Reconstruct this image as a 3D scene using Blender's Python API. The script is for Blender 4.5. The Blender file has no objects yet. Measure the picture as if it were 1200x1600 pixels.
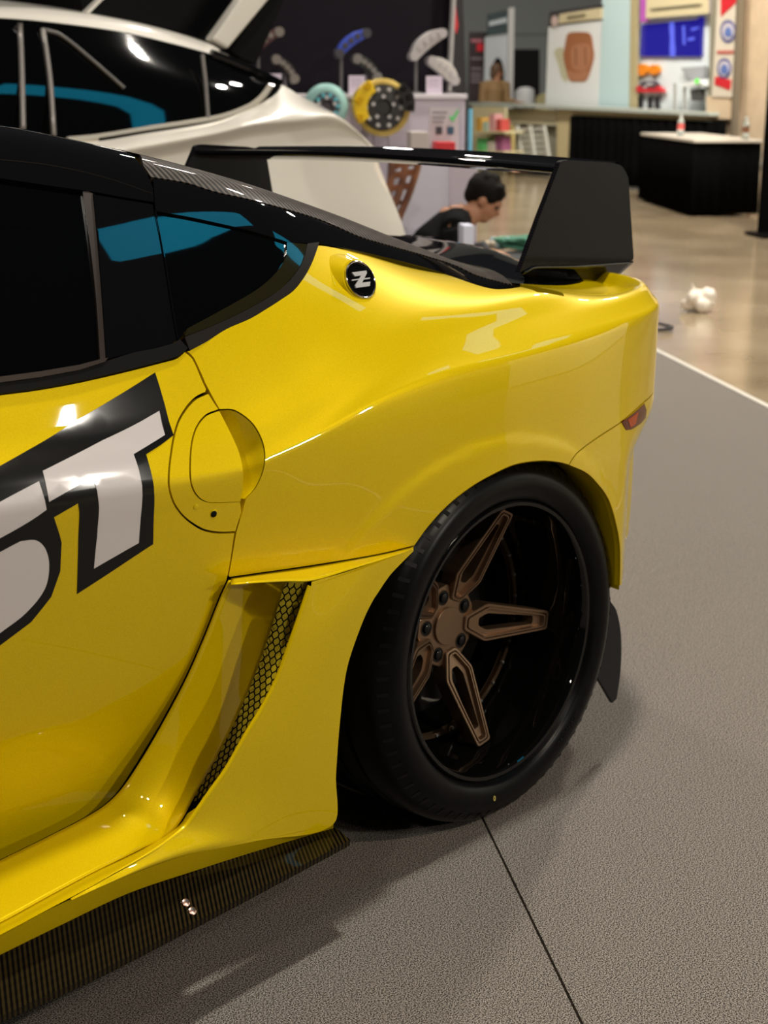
import bpy, bmesh, math, random
import numpy as np
from mathutils import Vector, Matrix
from mathutils.geometry import delaunay_2d_cdt, tessellate_polygon
random.seed(4); np.random.seed(4)
SC = bpy.context.scene
COL = SC.collection
PI = math.pi

# ------------------------------------------------------------------ camera
FPX = 2250.0; PITCH = math.radians(16.56); AZ = math.radians(46.57)
CO = np.array([-1.91, -1.507, 1.312])
CF = np.array([math.sin(AZ)*math.cos(PITCH), math.cos(AZ)*math.cos(PITCH), -math.sin(PITCH)])
CR = np.array([math.cos(AZ), -math.sin(AZ), 0.0]); CU = np.cross(CR, CF)
cd = bpy.data.cameras.new('camera'); cam = bpy.data.objects.new('camera', cd); COL.objects.link(cam)
cam.matrix_world = Matrix(((CR[0], CU[0], -CF[0], CO[0]), (CR[1], CU[1], -CF[1], CO[1]), (CR[2], CU[2], -CF[2], CO[2]), (0, 0, 0, 1)))
cd.sensor_fit = 'VERTICAL'; cd.sensor_height = 32.0; cd.lens = 32.0*FPX/1600.0
cd.clip_start = 0.05; cd.clip_end = 200
cd.dof.use_dof = True; cd.dof.focus_distance = 2.2; cd.dof.aperture_fstop = 45.0/ (2*4.2)
SC.camera = cam

# ------------------------------------------------------------------ world, exposure, lamps
w = bpy.data.worlds.new('hall_air'); SC.world = w; w.use_nodes = True
w.node_tree.nodes['Background'].inputs[0].default_value = (0.75, 0.78, 0.85, 1)
w.node_tree.nodes['Background'].inputs[1].default_value = 0.025
SC.view_settings.view_transform = 'Standard'; SC.view_settings.look = 'None'
SC.view_settings.gamma = 1.0; SC.view_settings.use_curve_mapping = False
SC.view_settings.exposure = -0.2

def lamp(loc, watts, radius, target=None, color=(1, .93, .82), spread=180):
    l = bpy.data.lights.new('hall_and_fill_lamp', 'AREA'); l.shape = 'DISK'; l.size = 2*radius
    l.energy = watts; l.color = color; l.spread = math.radians(spread)
    o = bpy.data.objects.new('hall_and_fill_lamp', l); COL.objects.link(o); o.location = loc
    t = Vector(target if target else (loc[0], loc[1], 0)) - Vector(loc)
    o.rotation_euler = t.to_track_quat('-Z', 'Y').to_euler()
    return o
lamp((0.4, .02, 7.2), 360, .22, (0.0, 0, 0))                   # the lamp over the stand
lamp((2.9, -7.3, 2.85), 130, .12, (-.9, 0, .8))                   # spotlight behind the photographer
for lx, ly in ((-8, -3), (-6, 7), (3.5, 7.5), (3.5, 8.5), (9, 8), (4, 11), (12, 13), (15, 7), (17, 15), (-2, -8), (11, 4), (7.0, 3.4)):
    lamp((lx, ly, 7.5), 150, .25)

lamp((6.8, 2.4, 6.8), 620, .2)
lamp((-3.2, -6.5, 7.0), 30, .2, (-.6, 0, .6), (1, .86, .66)); lamp((2.2, -9.0, 7.4), 430, .2, (0, 0, .6), (1, .88, .7))  # two fill lamps added to brighten and warm the car's side
lamp((5.6, -3.4, 3.6), 110, .12, (7.4, -4.6, 1.2), spread=140)       # added spotlight, brightens the pale wall that the paint mirrors

# ------------------------------------------------------------------ materials
MATS = {}
def mat(name, col, rough=.5, metal=0., coat=0., coat_r=.03, spec=.5, emit=None, estr=0., trans=0., alpha=1.):
    if name in MATS: return MATS[name]
    m = bpy.data.materials.new(name); m.use_nodes = True
    b = m.node_tree.nodes['Principled BSDF']
    b.inputs['Base Color'].default_value = (*col, 1); b.inputs['Roughness'].default_value = rough
    b.inputs['Metallic'].default_value = metal; b.inputs['Coat Weight'].default_value = coat
    b.inputs['Coat Roughness'].default_value = coat_r; b.inputs['Specular IOR Level'].default_value = spec
    b.inputs['Transmission Weight'].default_value = trans; b.inputs['Alpha'].default_value = alpha
    if emit: b.inputs['Emission Color'].default_value = (*emit, 1); b.inputs['Emission Strength'].default_value = estr
    MATS[name] = m
    return m
def nodes(m): return m.node_tree.nodes, m.node_tree.links, m.node_tree.nodes['Principled BSDF']
def speckle(m, c1, c2, scale, detail=2, bump=0., rough=None, coords='Object', lo=.35, hi=.65, dist=.004):
    n, l, b = nodes(m)
    tc = n.new('ShaderNodeTexCoord'); nz = n.new('ShaderNodeTexNoise'); nz.inputs['Scale'].default_value = scale; nz.inputs['Detail'].default_value = detail
    l.new(tc.outputs[coords], nz.inputs['Vector'])
    r = n.new('ShaderNodeValToRGB'); r.color_ramp.elements[0].color = (*c1, 1); r.color_ramp.elements[1].color = (*c2, 1)
    r.color_ramp.elements[0].position = lo; r.color_ramp.elements[1].position = hi
    l.new(nz.outputs['Fac'], r.inputs['Fac']); l.new(r.outputs['Color'], b.inputs['Base Color'])
    if bump:
        bp = n.new('ShaderNodeBump'); bp.inputs['Strength'].default_value = bump; bp.inputs['Distance'].default_value = dist
        l.new(nz.outputs['Fac'], bp.inputs['Height']); l.new(bp.outputs['Normal'], b.inputs['Normal'])
    return m
PAINT = mat('yellow_paint', (.68, .49, .0), rough=.42, metal=.18, coat=.8, coat_r=.02, spec=.05)
speckle(PAINT, (.63, .45, .0), (.73, .53, .0), 900, 1)
BLACK = mat('gloss_black', (.003, .003, .0035), rough=.2, coat=1., coat_r=.02, spec=.0)
GLASS = mat('tinted_glass', (.0008, .0009, .001), rough=.03, spec=.6)
MATTE = mat('matte_black_trim', (.004, .0036, .0036), rough=.5, spec=.07)
PEWTER = mat('pewter_trim', (.034, .025, .021), rough=.38, metal=.4, spec=.2)
RUBBER = speckle(mat('tyre_rubber', (.004, .004, .004), rough=.3, spec=.12), (.002, .002, .0022), (.0035, .0035, .0038), 40, 3)
SIDEWALL = mat('tyre_sidewall', (.004, .004, .0045), rough=.35, spec=.2)
DARK = mat('underbody_black', (.005, .005, .005), rough=.8, spec=.05)
BRONZE = mat('satin_bronze', (.25, .16, .10), rough=.33, metal=.85)
BRONZE_D = mat('bronze_disc', (.10, .065, .04), rough=.4, metal=.8)
CHROME = mat('chrome', (.75, .75, .76), rough=.08, metal=1.)
STEEL = mat('machined_steel', (.3, .29, .28), rough=.35, metal=.9)
DECAL_K = mat('black_vinyl', (.006, .006, .006), rough=.3, coat=.6, coat_r=.10, spec=.05)
DECAL_W = mat('white_vinyl', (.60, .56, .57), rough=.35, coat=.4, coat_r=.1)
def carbon(name, sc, angle, c1, c2, coat=1.):
    m = mat(name, c1, rough=.4, coat=coat, coat_r=.03, spec=.02)
    n, l, b = nodes(m)
    tc = n.new('ShaderNodeTexCoord'); mp = n.new('ShaderNodeMapping'); mp.inputs['Rotation'].default_value = angle
    l.new(tc.outputs['Object'], mp.inputs['Vector'])
    wv = n.new('ShaderNodeTexWave'); wv.inputs['Scale'].default_value = sc; wv.bands_direction = 'X'; wv.inputs['Distortion'].default_value = .0
    w2 = n.new('ShaderNodeTexWave'); w2.inputs['Scale'].default_value = sc*.9; w2.bands_direction = 'Z'
    l.new(mp.outputs[0], wv.inputs['Vector']); l.new(mp.outputs[0], w2.inputs['Vector'])
    mx = n.new('ShaderNodeMath'); mx.operation = 'MULTIPLY_ADD'; mx.inputs[1].default_value = .15
    l.new(w2.outputs['Fac'], mx.inputs[0]); l.new(wv.outputs['Fac'], mx.inputs[2])
    r = n.new('ShaderNodeValToRGB'); r.color_ramp.elements[0].color = (*c1, 1); r.color_ramp.elements[1].color = (*c2, 1)
    r.color_ramp.elements[0].position = .35; r.color_ramp.elements[1].position = .95
    l.new(mx.outputs[0], r.inputs['Fac']); l.new(r.outputs['Color'], b.inputs['Base Color'])
    return m
CARBON = carbon('carbon_weave', 30, (0, 0, .0), (.003, .003, .003), (.085, .07, .06), .2)
CARBON_S = carbon('carbon_weave_skirt', 46, (0, 0, .5), (.002, .0016, .001), (.030, .020, .006), .4)  # brown in the weave colour stands in for the yellow body's reflection
CARBON_S.node_tree.nodes['Principled BSDF'].inputs['Coat Roughness'].default_value = .05
CARBON_W = carbon('carbon_weave_wing', 55, (0, .8, .0), (.002, .002, .0025), (.010, .009, .012), .2)

# ------------------------------------------------------------------ helpers
def project(P):
    d = np.atleast_2d(P) - CO; z = d@CF
    return np.stack([600+FPX*(d@CR)/z, 800-FPX*(d@CU)/z], 1)
def ray(px, py): return CF + (px-600)/FPX*CR + (800-py)/FPX*CU
def onplane(px, py, p0, n):
    d = ray(px, py); t = ((np.asarray(p0)-CO)@np.asarray(n))/(d@np.asarray(n)); return CO+d*t
def atY(px, py, Y): return onplane(px, py, (0, Y, 0), (0, 1, 0))
def atX(px, py, X): return onplane(px, py, (X, 0, 0), (1, 0, 0))
def atZ(px, py, Z): return onplane(px, py, (0, 0, Z), (0, 0, 1))
def atD(px, py, D): return CO + ray(px, py)*D
def YS(pts): return [atY(*p) for p in pts]

def tag(o, label=None, cat=None, group=None, kind=None):
    if label: o['label'] = label
    if cat: o['category'] = cat
    if group: o['group'] = group
    if kind: o['kind'] = kind
    return o
def empty(name, loc=(0, 0, 0), rz=0):
    o = bpy.data.objects.new(name, None); COL.objects.link(o); o.location = loc; o.rotation_euler = (0, 0, rz)
    o.empty_display_size = .1
    return o
ORG = {}
def origin_of(parent): return np.array(ORG.get(parent.name, (0, 0, 0)), float) if parent else np.zeros(3)
def link(name, verts, faces, m, parent=None, normals=None, smooth=True, sharp=None, origin=None, bevel=0., solid=0., autosmooth=40):
    """one mesh object from world-space vertices; children keep their thing's origin"""
    verts = np.asarray(verts, float)
    if parent is not None: og = origin_of(parent)
    elif origin is not None: og = np.asarray(origin, float)
    else:
        og = np.array([(verts[:, 0].min()+verts[:, 0].max())/2, (verts[:, 1].min()+verts[:, 1].max())/2, verts[:, 2].min()])
    me = bpy.data.meshes.new(name); me.from_pydata((verts-og).tolist(), [], [list(map(int, f)) for f in faces]); me.update()
    if smooth: me.polygons.foreach_set('use_smooth', [True]*len(me.polygons))
    me.materials.append(m)
    o = bpy.data.objects.new(name, me); COL.objects.link(o)
    ORG[o.name] = tuple(og)
    if parent is not None: o.parent = parent
    else: o.location = og
    if normals is not None: me.normals_split_custom_set_from_vertices([tuple(v) for v in normals])
    elif smooth and autosmooth: me.set_sharp_from_angle(angle=math.radians(autosmooth))
    if solid:
        s = o.modifiers.new('thickness', 'SOLIDIFY'); s.thickness = solid; s.offset = -1
    if bevel:
        b = o.modifiers.new('edge', 'BEVEL'); b.width = bevel; b.segments = 2; b.limit_method = 'ANGLE'; b.angle_limit = math.radians(35)
    return o
class MB:
    """collects simple shapes that become one mesh"""
    def __init__(s): s.v = []; s.f = []
    def add(s, verts, faces):
        k = len(s.v); s.v += [tuple(map(float, v)) for v in verts]; s.f += [[i+k for i in f] for f in faces]; return s
    def box(s, c, size, rz=0, rx=0, ry=0, taper=1.):
        M = Matrix.Rotation(rz, 3, 'Z')@Matrix.Rotation(ry, 3, 'Y')@Matrix.Rotation(rx, 3, 'X')
        vs = []
        for z in (-.5, .5):
            k = taper if z > 0 else 1
            for x, y in ((-.5, -.5), (.5, -.5), (.5, .5), (-.5, .5)):
                vs.append(Vector(c)+M@Vector((x*size[0]*k, y*size[1]*k, z*size[2])))
        return s.add(vs, [(3, 2, 1, 0), (4, 5, 6, 7), (0, 1, 5, 4), (1, 2, 6, 5), (2, 3, 7, 6), (3, 0, 4, 7)])
    def tube(s, pts, r, n=8, closed=False, cap=True):
        pts = [Vector(p) for p in pts]; N = len(pts); rings = []
        up = None
        for i, p in enumerate(pts):
            a = pts[(i-1) % N] if (closed or i > 0) else p; b = pts[(i+1) % N] if (closed or i < N-1) else p
            t = (b-a).normalized()
            if up is None: up = t.orthogonal().normalized()
            u = (up - t*up.dot(t))
            u = u.normalized() if u.length > 1e-6 else t.orthogonal().normalized()
            up = u; w_ = t.cross(u)
            rr = r[i] if isinstance(r, (list, tuple)) else r
            rings.append([p+u*math.cos(2*PI*k/n)*rr+w_*math.sin(2*PI*k/n)*rr for k in range(n)])
        vs = [v for q in rings for v in q]; fs = []
        for i in range(N if closed else N-1):
            j = (i+1) % N
            for k in range(n): fs.append((i*n+k, i*n+(k+1) % n, j*n+(k+1) % n, j*n+k))
        if cap and not closed: fs += [tuple(range(n))[::-1], tuple((N-1)*n+k for k in range(n))]
        return s.add(vs, fs)
    def lathe(s, prof, c=(0, 0, 0), M=None, n=48, cap=False):
        """profile of (r, h) about local z"""
        vs = []; fs = []
        for r, h in prof:
            for k in range(n):
                a = 2*PI*k/n; v = Vector((r*math.cos(a), r*math.sin(a), h))
                vs.append((M@v if M else v)+Vector(c))
        for i in range(len(prof)-1):
            for k in range(n): fs.append((i*n+k, i*n+(k+1) % n, (i+1)*n+(k+1) % n, (i+1)*n+k))
        if cap: fs += [tuple(range(n))[::-1], tuple((len(prof)-1)*n+k for k in range(n))]
        return s.add(vs, fs)
    def prism(s, pts, vec):
        n = len(pts); P = [Vector(p) for p in pts]; v = Vector(vec)
        tri = tessellate_polygon([P])
        vs = P+[p+v for p in P]
        fs = [tuple(t) for t in tri]+[tuple(i+n for i in t[::-1]) for t in tri]
        fs += [(i, (i+1) % n, (i+1) % n+n, i+n) for i in range(n)]
        k = len(s.v); s.add(vs, fs); return s
    def ball(s, c, r, nu=16, nv=10, sc=(1, 1, 1), M=None):
        vs = []; fs = []
        for i in range(nv+1):
            t = PI*i/nv
            for k in range(nu):
                a = 2*PI*k/nu; v = Vector((math.sin(t)*math.cos(a)*r*sc[0], math.sin(t)*math.sin(a)*r*sc[1], math.cos(t)*r*sc[2]))
                vs.append(Vector(c)+(M@v if M else v))
        for i in range(nv):
            for k in range(nu): fs.append((i*nu+k, (i+1)*nu+k, (i+1)*nu+(k+1) % nu, i*nu+(k+1) % nu))
        return s.add(vs, fs)
    def build(s, name, m, parent=None, smooth=True, bevel=0., **kw):
        o = link(name, s.v, s.f, m, parent, smooth=smooth, bevel=bevel, **kw)
        bm = bmesh.new(); bm.from_mesh(o.data); bmesh.ops.recalc_face_normals(bm, faces=bm.faces); bm.to_mesh(o.data); bm.free()
        if smooth: o.data.set_sharp_from_angle(angle=math.radians(kw.get('autosmooth', 40)))
        return o

def pchip(x, y, xi):
    x = np.asarray(x, float); y = np.asarray(y, float); h = np.diff(x)
    sh = (slice(None),)+(None,)*(y.ndim-1)
    dl = np.diff(y, axis=0)/h[sh]
    d = np.zeros_like(y)
    a, b = dl[:-1], dl[1:]
    w1 = (2*h[1:]+h[:-1])[sh]; w2 = (h[1:]+2*h[:-1])[sh]
    with np.errstate(divide='ignore', invalid='ignore'):
        hm = (w1+w2)/(w1/a+w2/b)
    d[1:-1] = np.where(a*b > 0, hm, 0); d[0] = dl[0]; d[-1] = dl[-1]
    i = np.clip(np.searchsorted(x, xi)-1, 0, len(x)-2); t = ((xi-x[i])/h[i])
    t = t[(slice(None),)+(None,)*(y.ndim-1)]; hh = h[i][(slice(None),)+(None,)*(y.ndim-1)]
    return (2*t**3-3*t**2+1)*y[i]+(t**3-2*t**2+t)*hh*d[i]+(-2*t**3+3*t**2)*y[i+1]+(t**3-t**2)*hh*d[i+1]
def cr(pts, n=8, closed=False):
    """smooth polyline through points (centripetal-ish Catmull-Rom)"""
    P = np.asarray(pts, float); N = len(P)
    if N < 3 and not closed:
        return [P[0]+(P[-1]-P[0])*t for t in np.linspace(0, 1, n+1)]
    out = []
    for i in range(N if closed else N-1):
        p1 = P[i]; p2 = P[(i+1) % N]
        p0 = P[(i-1) % N] if (closed or i > 0) else 2*p1-p2
        p3 = P[(i+2) % N] if (closed or i < N-2) else 2*p2-p1
        L = np.linalg.norm(p2-p1)+1e-9
        m1 = (p2-p0)/(np.linalg.norm(p2-p1)+np.linalg.norm(p1-p0)+1e-9)*L; m2 = (p3-p1)/(np.linalg.norm(p3-p2)+np.linalg.norm(p2-p1)+1e-9)*L
        for k in range(n):
            t = k/n
            out.append((2*t**3-3*t**2+1)*p1+(t**3-2*t**2+t)*m1+(-2*t**3+3*t**2)*p2+(t**3-t**2)*m2)
    if not closed: out.append(P[-1])
    return out
def resamp(pts, n):
    P = np.asarray(pts, float); s = np.r_[0, np.cumsum(np.linalg.norm(np.diff(P, axis=0), axis=1))]
    si = np.linspace(0, s[-1], n)
    return np.stack([np.interp(si, s, P[:, k]) for k in range(P.shape[1])], 1)
def loft(name, rows, m, parent=None, nu=40, nv=6, smoothrow=True, smoothcol=True, thick=0., flip=False, **kw):
    R = np.array([resamp(cr(r, 10) if smoothrow else r, nu) for r in rows])
    K = len(rows)
    if smoothcol and K > 2: G = np.array(cr(R.reshape(K, -1), nv)).reshape(-1, nu, 3)
    else:
        G = np.concatenate([np.array([R[i]+(R[i+1]-R[i])*t for t in np.linspace(0, 1, nv, endpoint=False)]) for i in range(K-1)]+[R[-1:]])
    M = len(G); fs = []
    for i in range(M-1):
        for j in range(nu-1):
            q = (i*nu+j, i*nu+j+1, (i+1)*nu+j+1, (i+1)*nu+j); fs.append(q[::-1] if flip else q)
    return link(name, G.reshape(-1, 3), fs, m, parent, solid=thick, **kw)

def gblur(A, s, axis):
    if s <= 0: return A
    r = int(3*s)+1; k = np.exp(-.5*(np.arange(-r, r+1)/s)**2); k /= k.sum()
    A = np.moveaxis(A, axis, 0)
    pad = np.concatenate([2*A[:1]-A[1:r+1][::-1], A, 2*A[-1:]-A[-r-1:-1][::-1]])
    out = sum(k[i]*pad[i:i+len(A)] for i in range(2*r+1))
    return np.moveaxis(out, 0, axis)
class Surf:
    def __init__(s, us, ctrl, nu=420, nv=240, su=5, sv=2.5, post=None):
        """ctrl: rows x stations x 3"""
        s.u0, s.u1 = us[0], us[-1]
        ug = np.linspace(us[0], us[-1], nu)
        C = np.stack([pchip(us, row, ug) for row in ctrl])          # K,nu,3
        ln = np.linalg.norm(np.diff(C, axis=0), axis=2).mean(1); t = np.r_[0, np.cumsum(ln)]
        s.SV = t[-1]; t /= t[-1]
        T = pchip(t, C, np.linspace(0, 1, nv)).transpose(1, 0, 2)    # nu,nv,3
        T = gblur(gblur(T, su, 0), sv, 1)
        if post is not None: T = post(T)
        s.T = T; s.nu, s.nv = nu, nv; s.rows_t = t
        a = np.gradient(T, axis=0); b = np.gradient(T, axis=1); n = np.cross(a, b); n /= np.linalg.norm(n, axis=2, keepdims=True)+1e-12
        s.Nt = n
        s.px = project(T.reshape(-1, 3)); s.front = ((CO-T.reshape(-1, 3))*n.reshape(-1, 3)).sum(1) > 0
    def _bl(s, A, u, v):
        a = np.clip((np.asarray(u)-s.u0)/(s.u1-s.u0)*(s.nu-1), 0, s.nu-1.0001); b = np.clip(np.asarray(v)*(s.nv-1), 0, s.nv-1.0001)
        i = a.astype(int); j = b.astype(int); f = (a-i)[..., None]; g = (b-j)[..., None]
        return A[i, j]*(1-f)*(1-g)+A[i+1, j]*f*(1-g)+A[i, j+1]*(1-f)*g+A[i+1, j+1]*f*g
    def P(s, u, v): return s._bl(s.T, np.atleast_1d(u).astype(float), np.atleast_1d(v).astype(float))
    def N(s, u, v):
        n = s._bl(s.Nt, np.atleast_1d(u).astype(float), np.atleast_1d(v).astype(float)); return n/(np.linalg.norm(n, axis=1, keepdims=True)+1e-12)
    def hit(s, px, py):
        d = (s.px[:, 0]-px)**2+(s.px[:, 1]-py)**2; d = np.where(s.front, d, d+900)
        k = int(np.argmin(d)); u = s.u0+(k//s.nv)/(s.nu-1)*(s.u1-s.u0); v = (k % s.nv)/(s.nv-1)
        best = (u, v); bd = 1e9
        for it in range(14):
            q = project(s.P([u, u+1e-3, u], [v, v, v+1e-3])); e = np.array([px, py])-q[0]
            if e@e < bd: bd = e@e; best = (u, v)
            J = np.stack([(q[1]-q[0])/1e-3, (q[2]-q[0])/1e-3], 1)
            det = np.linalg.det(J)
            if abs(det) < 1e2: break
            st = np.linalg.solve(J, e); st = np.clip(st, -.02, .02)
            u = min(max(u+st[0], s.u0), s.u1-2e-3); v = min(max(v+st[1], 0), .998)
        return best
    def at(s, px, py, off=0.):
        u, v = s.hit(px, py); return (s.P(u, v)+s.N(u, v)*off)[0]
def pip(P, poly):
    x, y = P[:, 0], P[:, 1]; ins = np.zeros(len(P), bool); n = len(poly); j = n-1
    for i in range(n):
        xi, yi = poly[i]; xj, yj = poly[j]
        c = ((yi > y) != (yj > y)) & (x < (xj-xi)*(y-yi)/((yj-yi) if abs(yj-yi) > 1e-12 else 1e-12)+xi)
        ins ^= c; j = i
    return ins
def segdist(P, poly):
    d = np.full(len(P), 1e9)
    for i in range(len(poly)):
        a = poly[i]; b = poly[(i+1) % len(poly)]; ab = b-a; L = ab@ab+1e-15
        t = np.clip(((P-a)@ab)/L, 0, 1); d = np.minimum(d, np.linalg.norm(P-a-t[:, None]*ab, axis=1))
    return d
def inset_poly(Q, g):
    n = len(Q); area = .5*np.sum(Q[:, 0]*np.roll(Q[:, 1], -1)-np.roll(Q[:, 0], -1)*Q[:, 1]); sg = 1 if area > 0 else -1
    e = np.roll(Q, -1, 0)-Q; e /= np.linalg.norm(e, axis=1, keepdims=True)+1e-12
    nn = np.stack([-e[:, 1], e[:, 0]], 1)*sg
    m = nn+np.roll(nn, 1, 0); L = np.linalg.norm(m, axis=1, keepdims=True); m = m/(L+1e-9)
    k = 1/np.clip((m*nn).sum(1), .45, 1)
    return Q+m*(g*k)[:, None]
def uvpath(surf, outline):
    out = []
    for p in outline:
        if len(p) == 3: out.append((p[1], p[2]*surf.SV))
        else:
            u, v = surf.hit(p[0], p[1]); out.append((u, v*surf.SV))
    return np.array(out)
def panel(name, surf, outline, m, parent=None, step=.02, off=0., flange=.010, gap=.0, holes=(), uvpoly=None, fl_dir=None):
    """a sheet cut out of a surface: outline in photo pixels or ('uv',u,v); edge turned in by `flange`"""
    def prep(ol):
        Q = uvpath(surf, ol); R = []
        for i in range(len(Q)):
            a = Q[i]; b = Q[(i+1) % len(Q)]; L = np.linalg.norm(b-a)
            if L < 2e-4: continue
            k = max(1, int(math.ceil(L/step)))
            for q in range(k): R.append(a+(b-a)*q/k)
        return np.array(R)
    Q = prep(outline)
    if gap: Q = inset_poly(Q, gap)
    H = [prep(h) for h in holes]
    lo = Q.min(0); hi = Q.max(0)
    gx, gy = np.meshgrid(np.arange(lo[0], hi[0], step), np.arange(lo[1], hi[1], step), indexing='ij')
    gx = gx+(np.arange(gx.shape[1]) % 2)[None]*step*.5
    G = np.stack([gx.ravel(), gy.ravel()], 1); k = pip(G, Q)&(segdist(G, Q) > step*.45)
    for h in H: k &= ~pip(G, h)&(segdist(G, h) > step*.45)
    G = G[k]
    V = [Vector(q) for q in Q]; E = [(i, (i+1) % len(Q)) for i in range(len(Q))]
    for h in H:
        b = len(V); V += [Vector(q) for q in h]; E += [(b+i, b+(i+1) % len(h)) for i in range(len(h))]
    V += [Vector(g) for g in G]
    r = delaunay_2d_cdt(V, E, [], 0, 1e-7)
    UV = np.array([tuple(v) for v in r[0]]); F = np.array([f for f in r[2] if len(f) == 3])
    c = UV[F].mean(1); k = pip(c, Q)
    for h in H: k &= ~pip(c, h)
    F = F[k]
    P = surf.P(UV[:, 0], UV[:, 1]/surf.SV); N = surf.N(UV[:, 0], UV[:, 1]/surf.SV)
    # winding towards the normal
    fn = np.cross(P[F[:, 1]]-P[F[:, 0]], P[F[:, 2]]-P[F[:, 0]]); fl = (fn*N[F].mean(1)).sum(1) < 0
    F[fl] = F[fl][:, ::-1]
    P = P+N*off
    verts = list(P); nors = list(N); faces = [tuple(f) for f in F]
    if flange:
        cnt = {}
        for f in faces:
            for a, b in ((f[0], f[1]), (f[1], f[2]), (f[2], f[0])): cnt[(a, b)] = 1
        bed = [e for e in cnt if (e[1], e[0]) not in cnt]
        for a, b in bed:
            na = N[a]; nb = N[b]; t = P[b]-P[a]; L = np.linalg.norm(t)
            if L < 1e-9: continue
            fn = np.cross(t, na); fn /= np.linalg.norm(fn)+1e-12
            k = len(verts)
            verts += [P[a], P[b], P[b]-nb*flange, P[a]-na*flange]; nors += [fn]*4
            faces.append((k+1, k, k+3, k+2))
    return link(name, verts, faces, m, parent, normals=nors)
def strip_solid(name, pts_a, pts_b, vec, m, parent=None, **kw):
    """band between two polylines with thickness vec"""
    n = len(pts_a); A = np.array(pts_a); B = np.array(pts_b); v = np.asarray(vec)
    vs = np.concatenate([A, B, A+v, B+v]); fs = []
    for i in range(n-1):
        j = i+1
        fs += [(i, j, n+j, n+i), (2*n+i, 3*n+i, 3*n+j, 2*n+j), (i, 2*n+i, 2*n+j, j), (n+i, n+j, 3*n+j, 3*n+i)]
    fs += [(0, n, 3*n, 2*n), (n-1, 3*n-1, 4*n-1, 2*n-1)]
    o = link(name, vs, fs, m, parent, **kw)
    bm = bmesh.new(); bm.from_mesh(o.data); bmesh.ops.recalc_face_normals(bm, faces=bm.faces); bm.to_mesh(o.data); bm.free()
    o.data.set_sharp_from_angle(angle=math.radians(40))
    return o
# ------------------------------------------------------------------ floor
CARPET = mat('grey_carpet', (.15, .135, .125), rough=.95, spec=.1)
speckle(CARPET, (.018, .015, .013), (.33, .295, .265), 440, 3, bump=.0, coords='Object', lo=.41, hi=.60, dist=.0015)
CONC = mat('polished_concrete', (.3, .26, .19), rough=.16, spec=.5)
speckle(CONC, (.22, .165, .10), (.38, .30, .20), 1.3, 8, lo=.3, hi=.7)
HA = np.array([.6, .8, 0]); HB = np.array([.8, -.6, 0]); YAW = math.atan2(-.6, .8)
floor = tag(MB().box((8, 6, -.06), (70, 70, .1)).build('floor', CONC, smooth=False), kind='structure')
E0 = np.array([4.354, 2.515, 0])     # a point on the carpet's edge, which runs along HA
S0 = np.array([-.036, .013, 0])
wd = (E0-S0)@HB
def strip(k0, k1, name, extra=()):
    P = [S0+HB*k0+HA*t for t in (-9, 6.5)]; Q = [S0+HB*k1+HA*t for t in (-9, 6.5)]
    return MB().prism([P[0], P[1], Q[1], Q[0]], (0, 0, -.012))
g = .0022
cp = empty('carpet', (0, 0, 0)); ORG[cp.name] = (0, 0, 0)
tag(cp, 'grey fleck exhibition carpet laid in strips under the yellow car', 'carpet')
for k0, k1 in ((0, wd), (-wd, 0), (-2*wd, -wd), (-3*wd, -2*wd)):
    strip(k0+(g if k0 > -.1 else g), k1-g, 'c').build('carpet_strip', CARPET, cp, smooth=False)
e = MB().prism([S0+HB*(wd-.001)+HA*-9, S0+HB*(wd-.001)+HA*6.5, S0+HB*(wd+.028)+HA*6.5, S0+HB*(wd+.028)+HA*-9], (0, 0, .004))
e.build('edge_tape', mat('white_tape', (.55, .52, .46), rough=.5), cp, smooth=False)
# ------------------------------------------------------------------ the yellow coupe
CAR = empty('yellow_coupe', (-.4, .87, 0)); ORG[CAR.name] = (-.4, .87, 0)
tag(CAR, 'glossy yellow widebody coupe with black roof, carbon rear wing and bronze wheels', 'car')
CY = .87
def smooth01(t): t = np.clip(t, 0, 1); return t*t*(3-2*t)
US = np.array([-1.6, -1.0, -.8, -.6, -.45, -.3, -.15, 0, .15, .3, .45, .6, .8, 1.1, 1.6])
_ug = np.linspace(-1.6, 1.6, 3201)
_ph = np.radians(np.interp(_ug, [-1.6, .12, .35, .55, .70, .85, 1.1, 1.6], [0, 0, 9, 26, 52, 74, 84, 90]))
_bx = np.cumsum(np.cos(_ph))*.001; _by = np.cumsum(np.sin(_ph))*.001
_bx += 0-np.interp(0, _ug, _bx); _by -= np.interp(0, _ug, _by)
def basepos(u, o, z):
    ph = np.interp(u, _ug, _ph); return np.stack([np.interp(u, _ug, _bx)-np.sin(ph)*o, np.interp(u, _ug, _by)+np.cos(ph)*o, z], -1)
def K(pairs):
    a = np.array(pairs, float); return pchip(a[:, 0], a[:, 1], US)
zc = K([(-1.6, .79), (-1, .79), (-.6, .778), (-.5, .792), (-.41, .818), (-.32, .846), (-.24, .860), (-.14, .875), (.01, .880), (.17, .886), (.36, .891), (.6, .89), (1, .885), (1.6, .885)])
zb = np.array([.95, .955, .965, .985, 1.025, 1.068, 1.04, 1.0, .97, .948, .93, .918, .912, .91, .91])
ob = np.array([.105, .106, .108, .118, .143, .19, .222, .25, .275, .295, .26, .185, .10, .06, .06])
def row(z, o): return basepos(US, np.array(o, float), z if hasattr(z, '__len__') else np.full(len(US), z))
o8 = np.array([.075, .075, .075, .074, .07, .068, .067, .07, .078, .083, .08, .07, .045, .035, .035])
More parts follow.
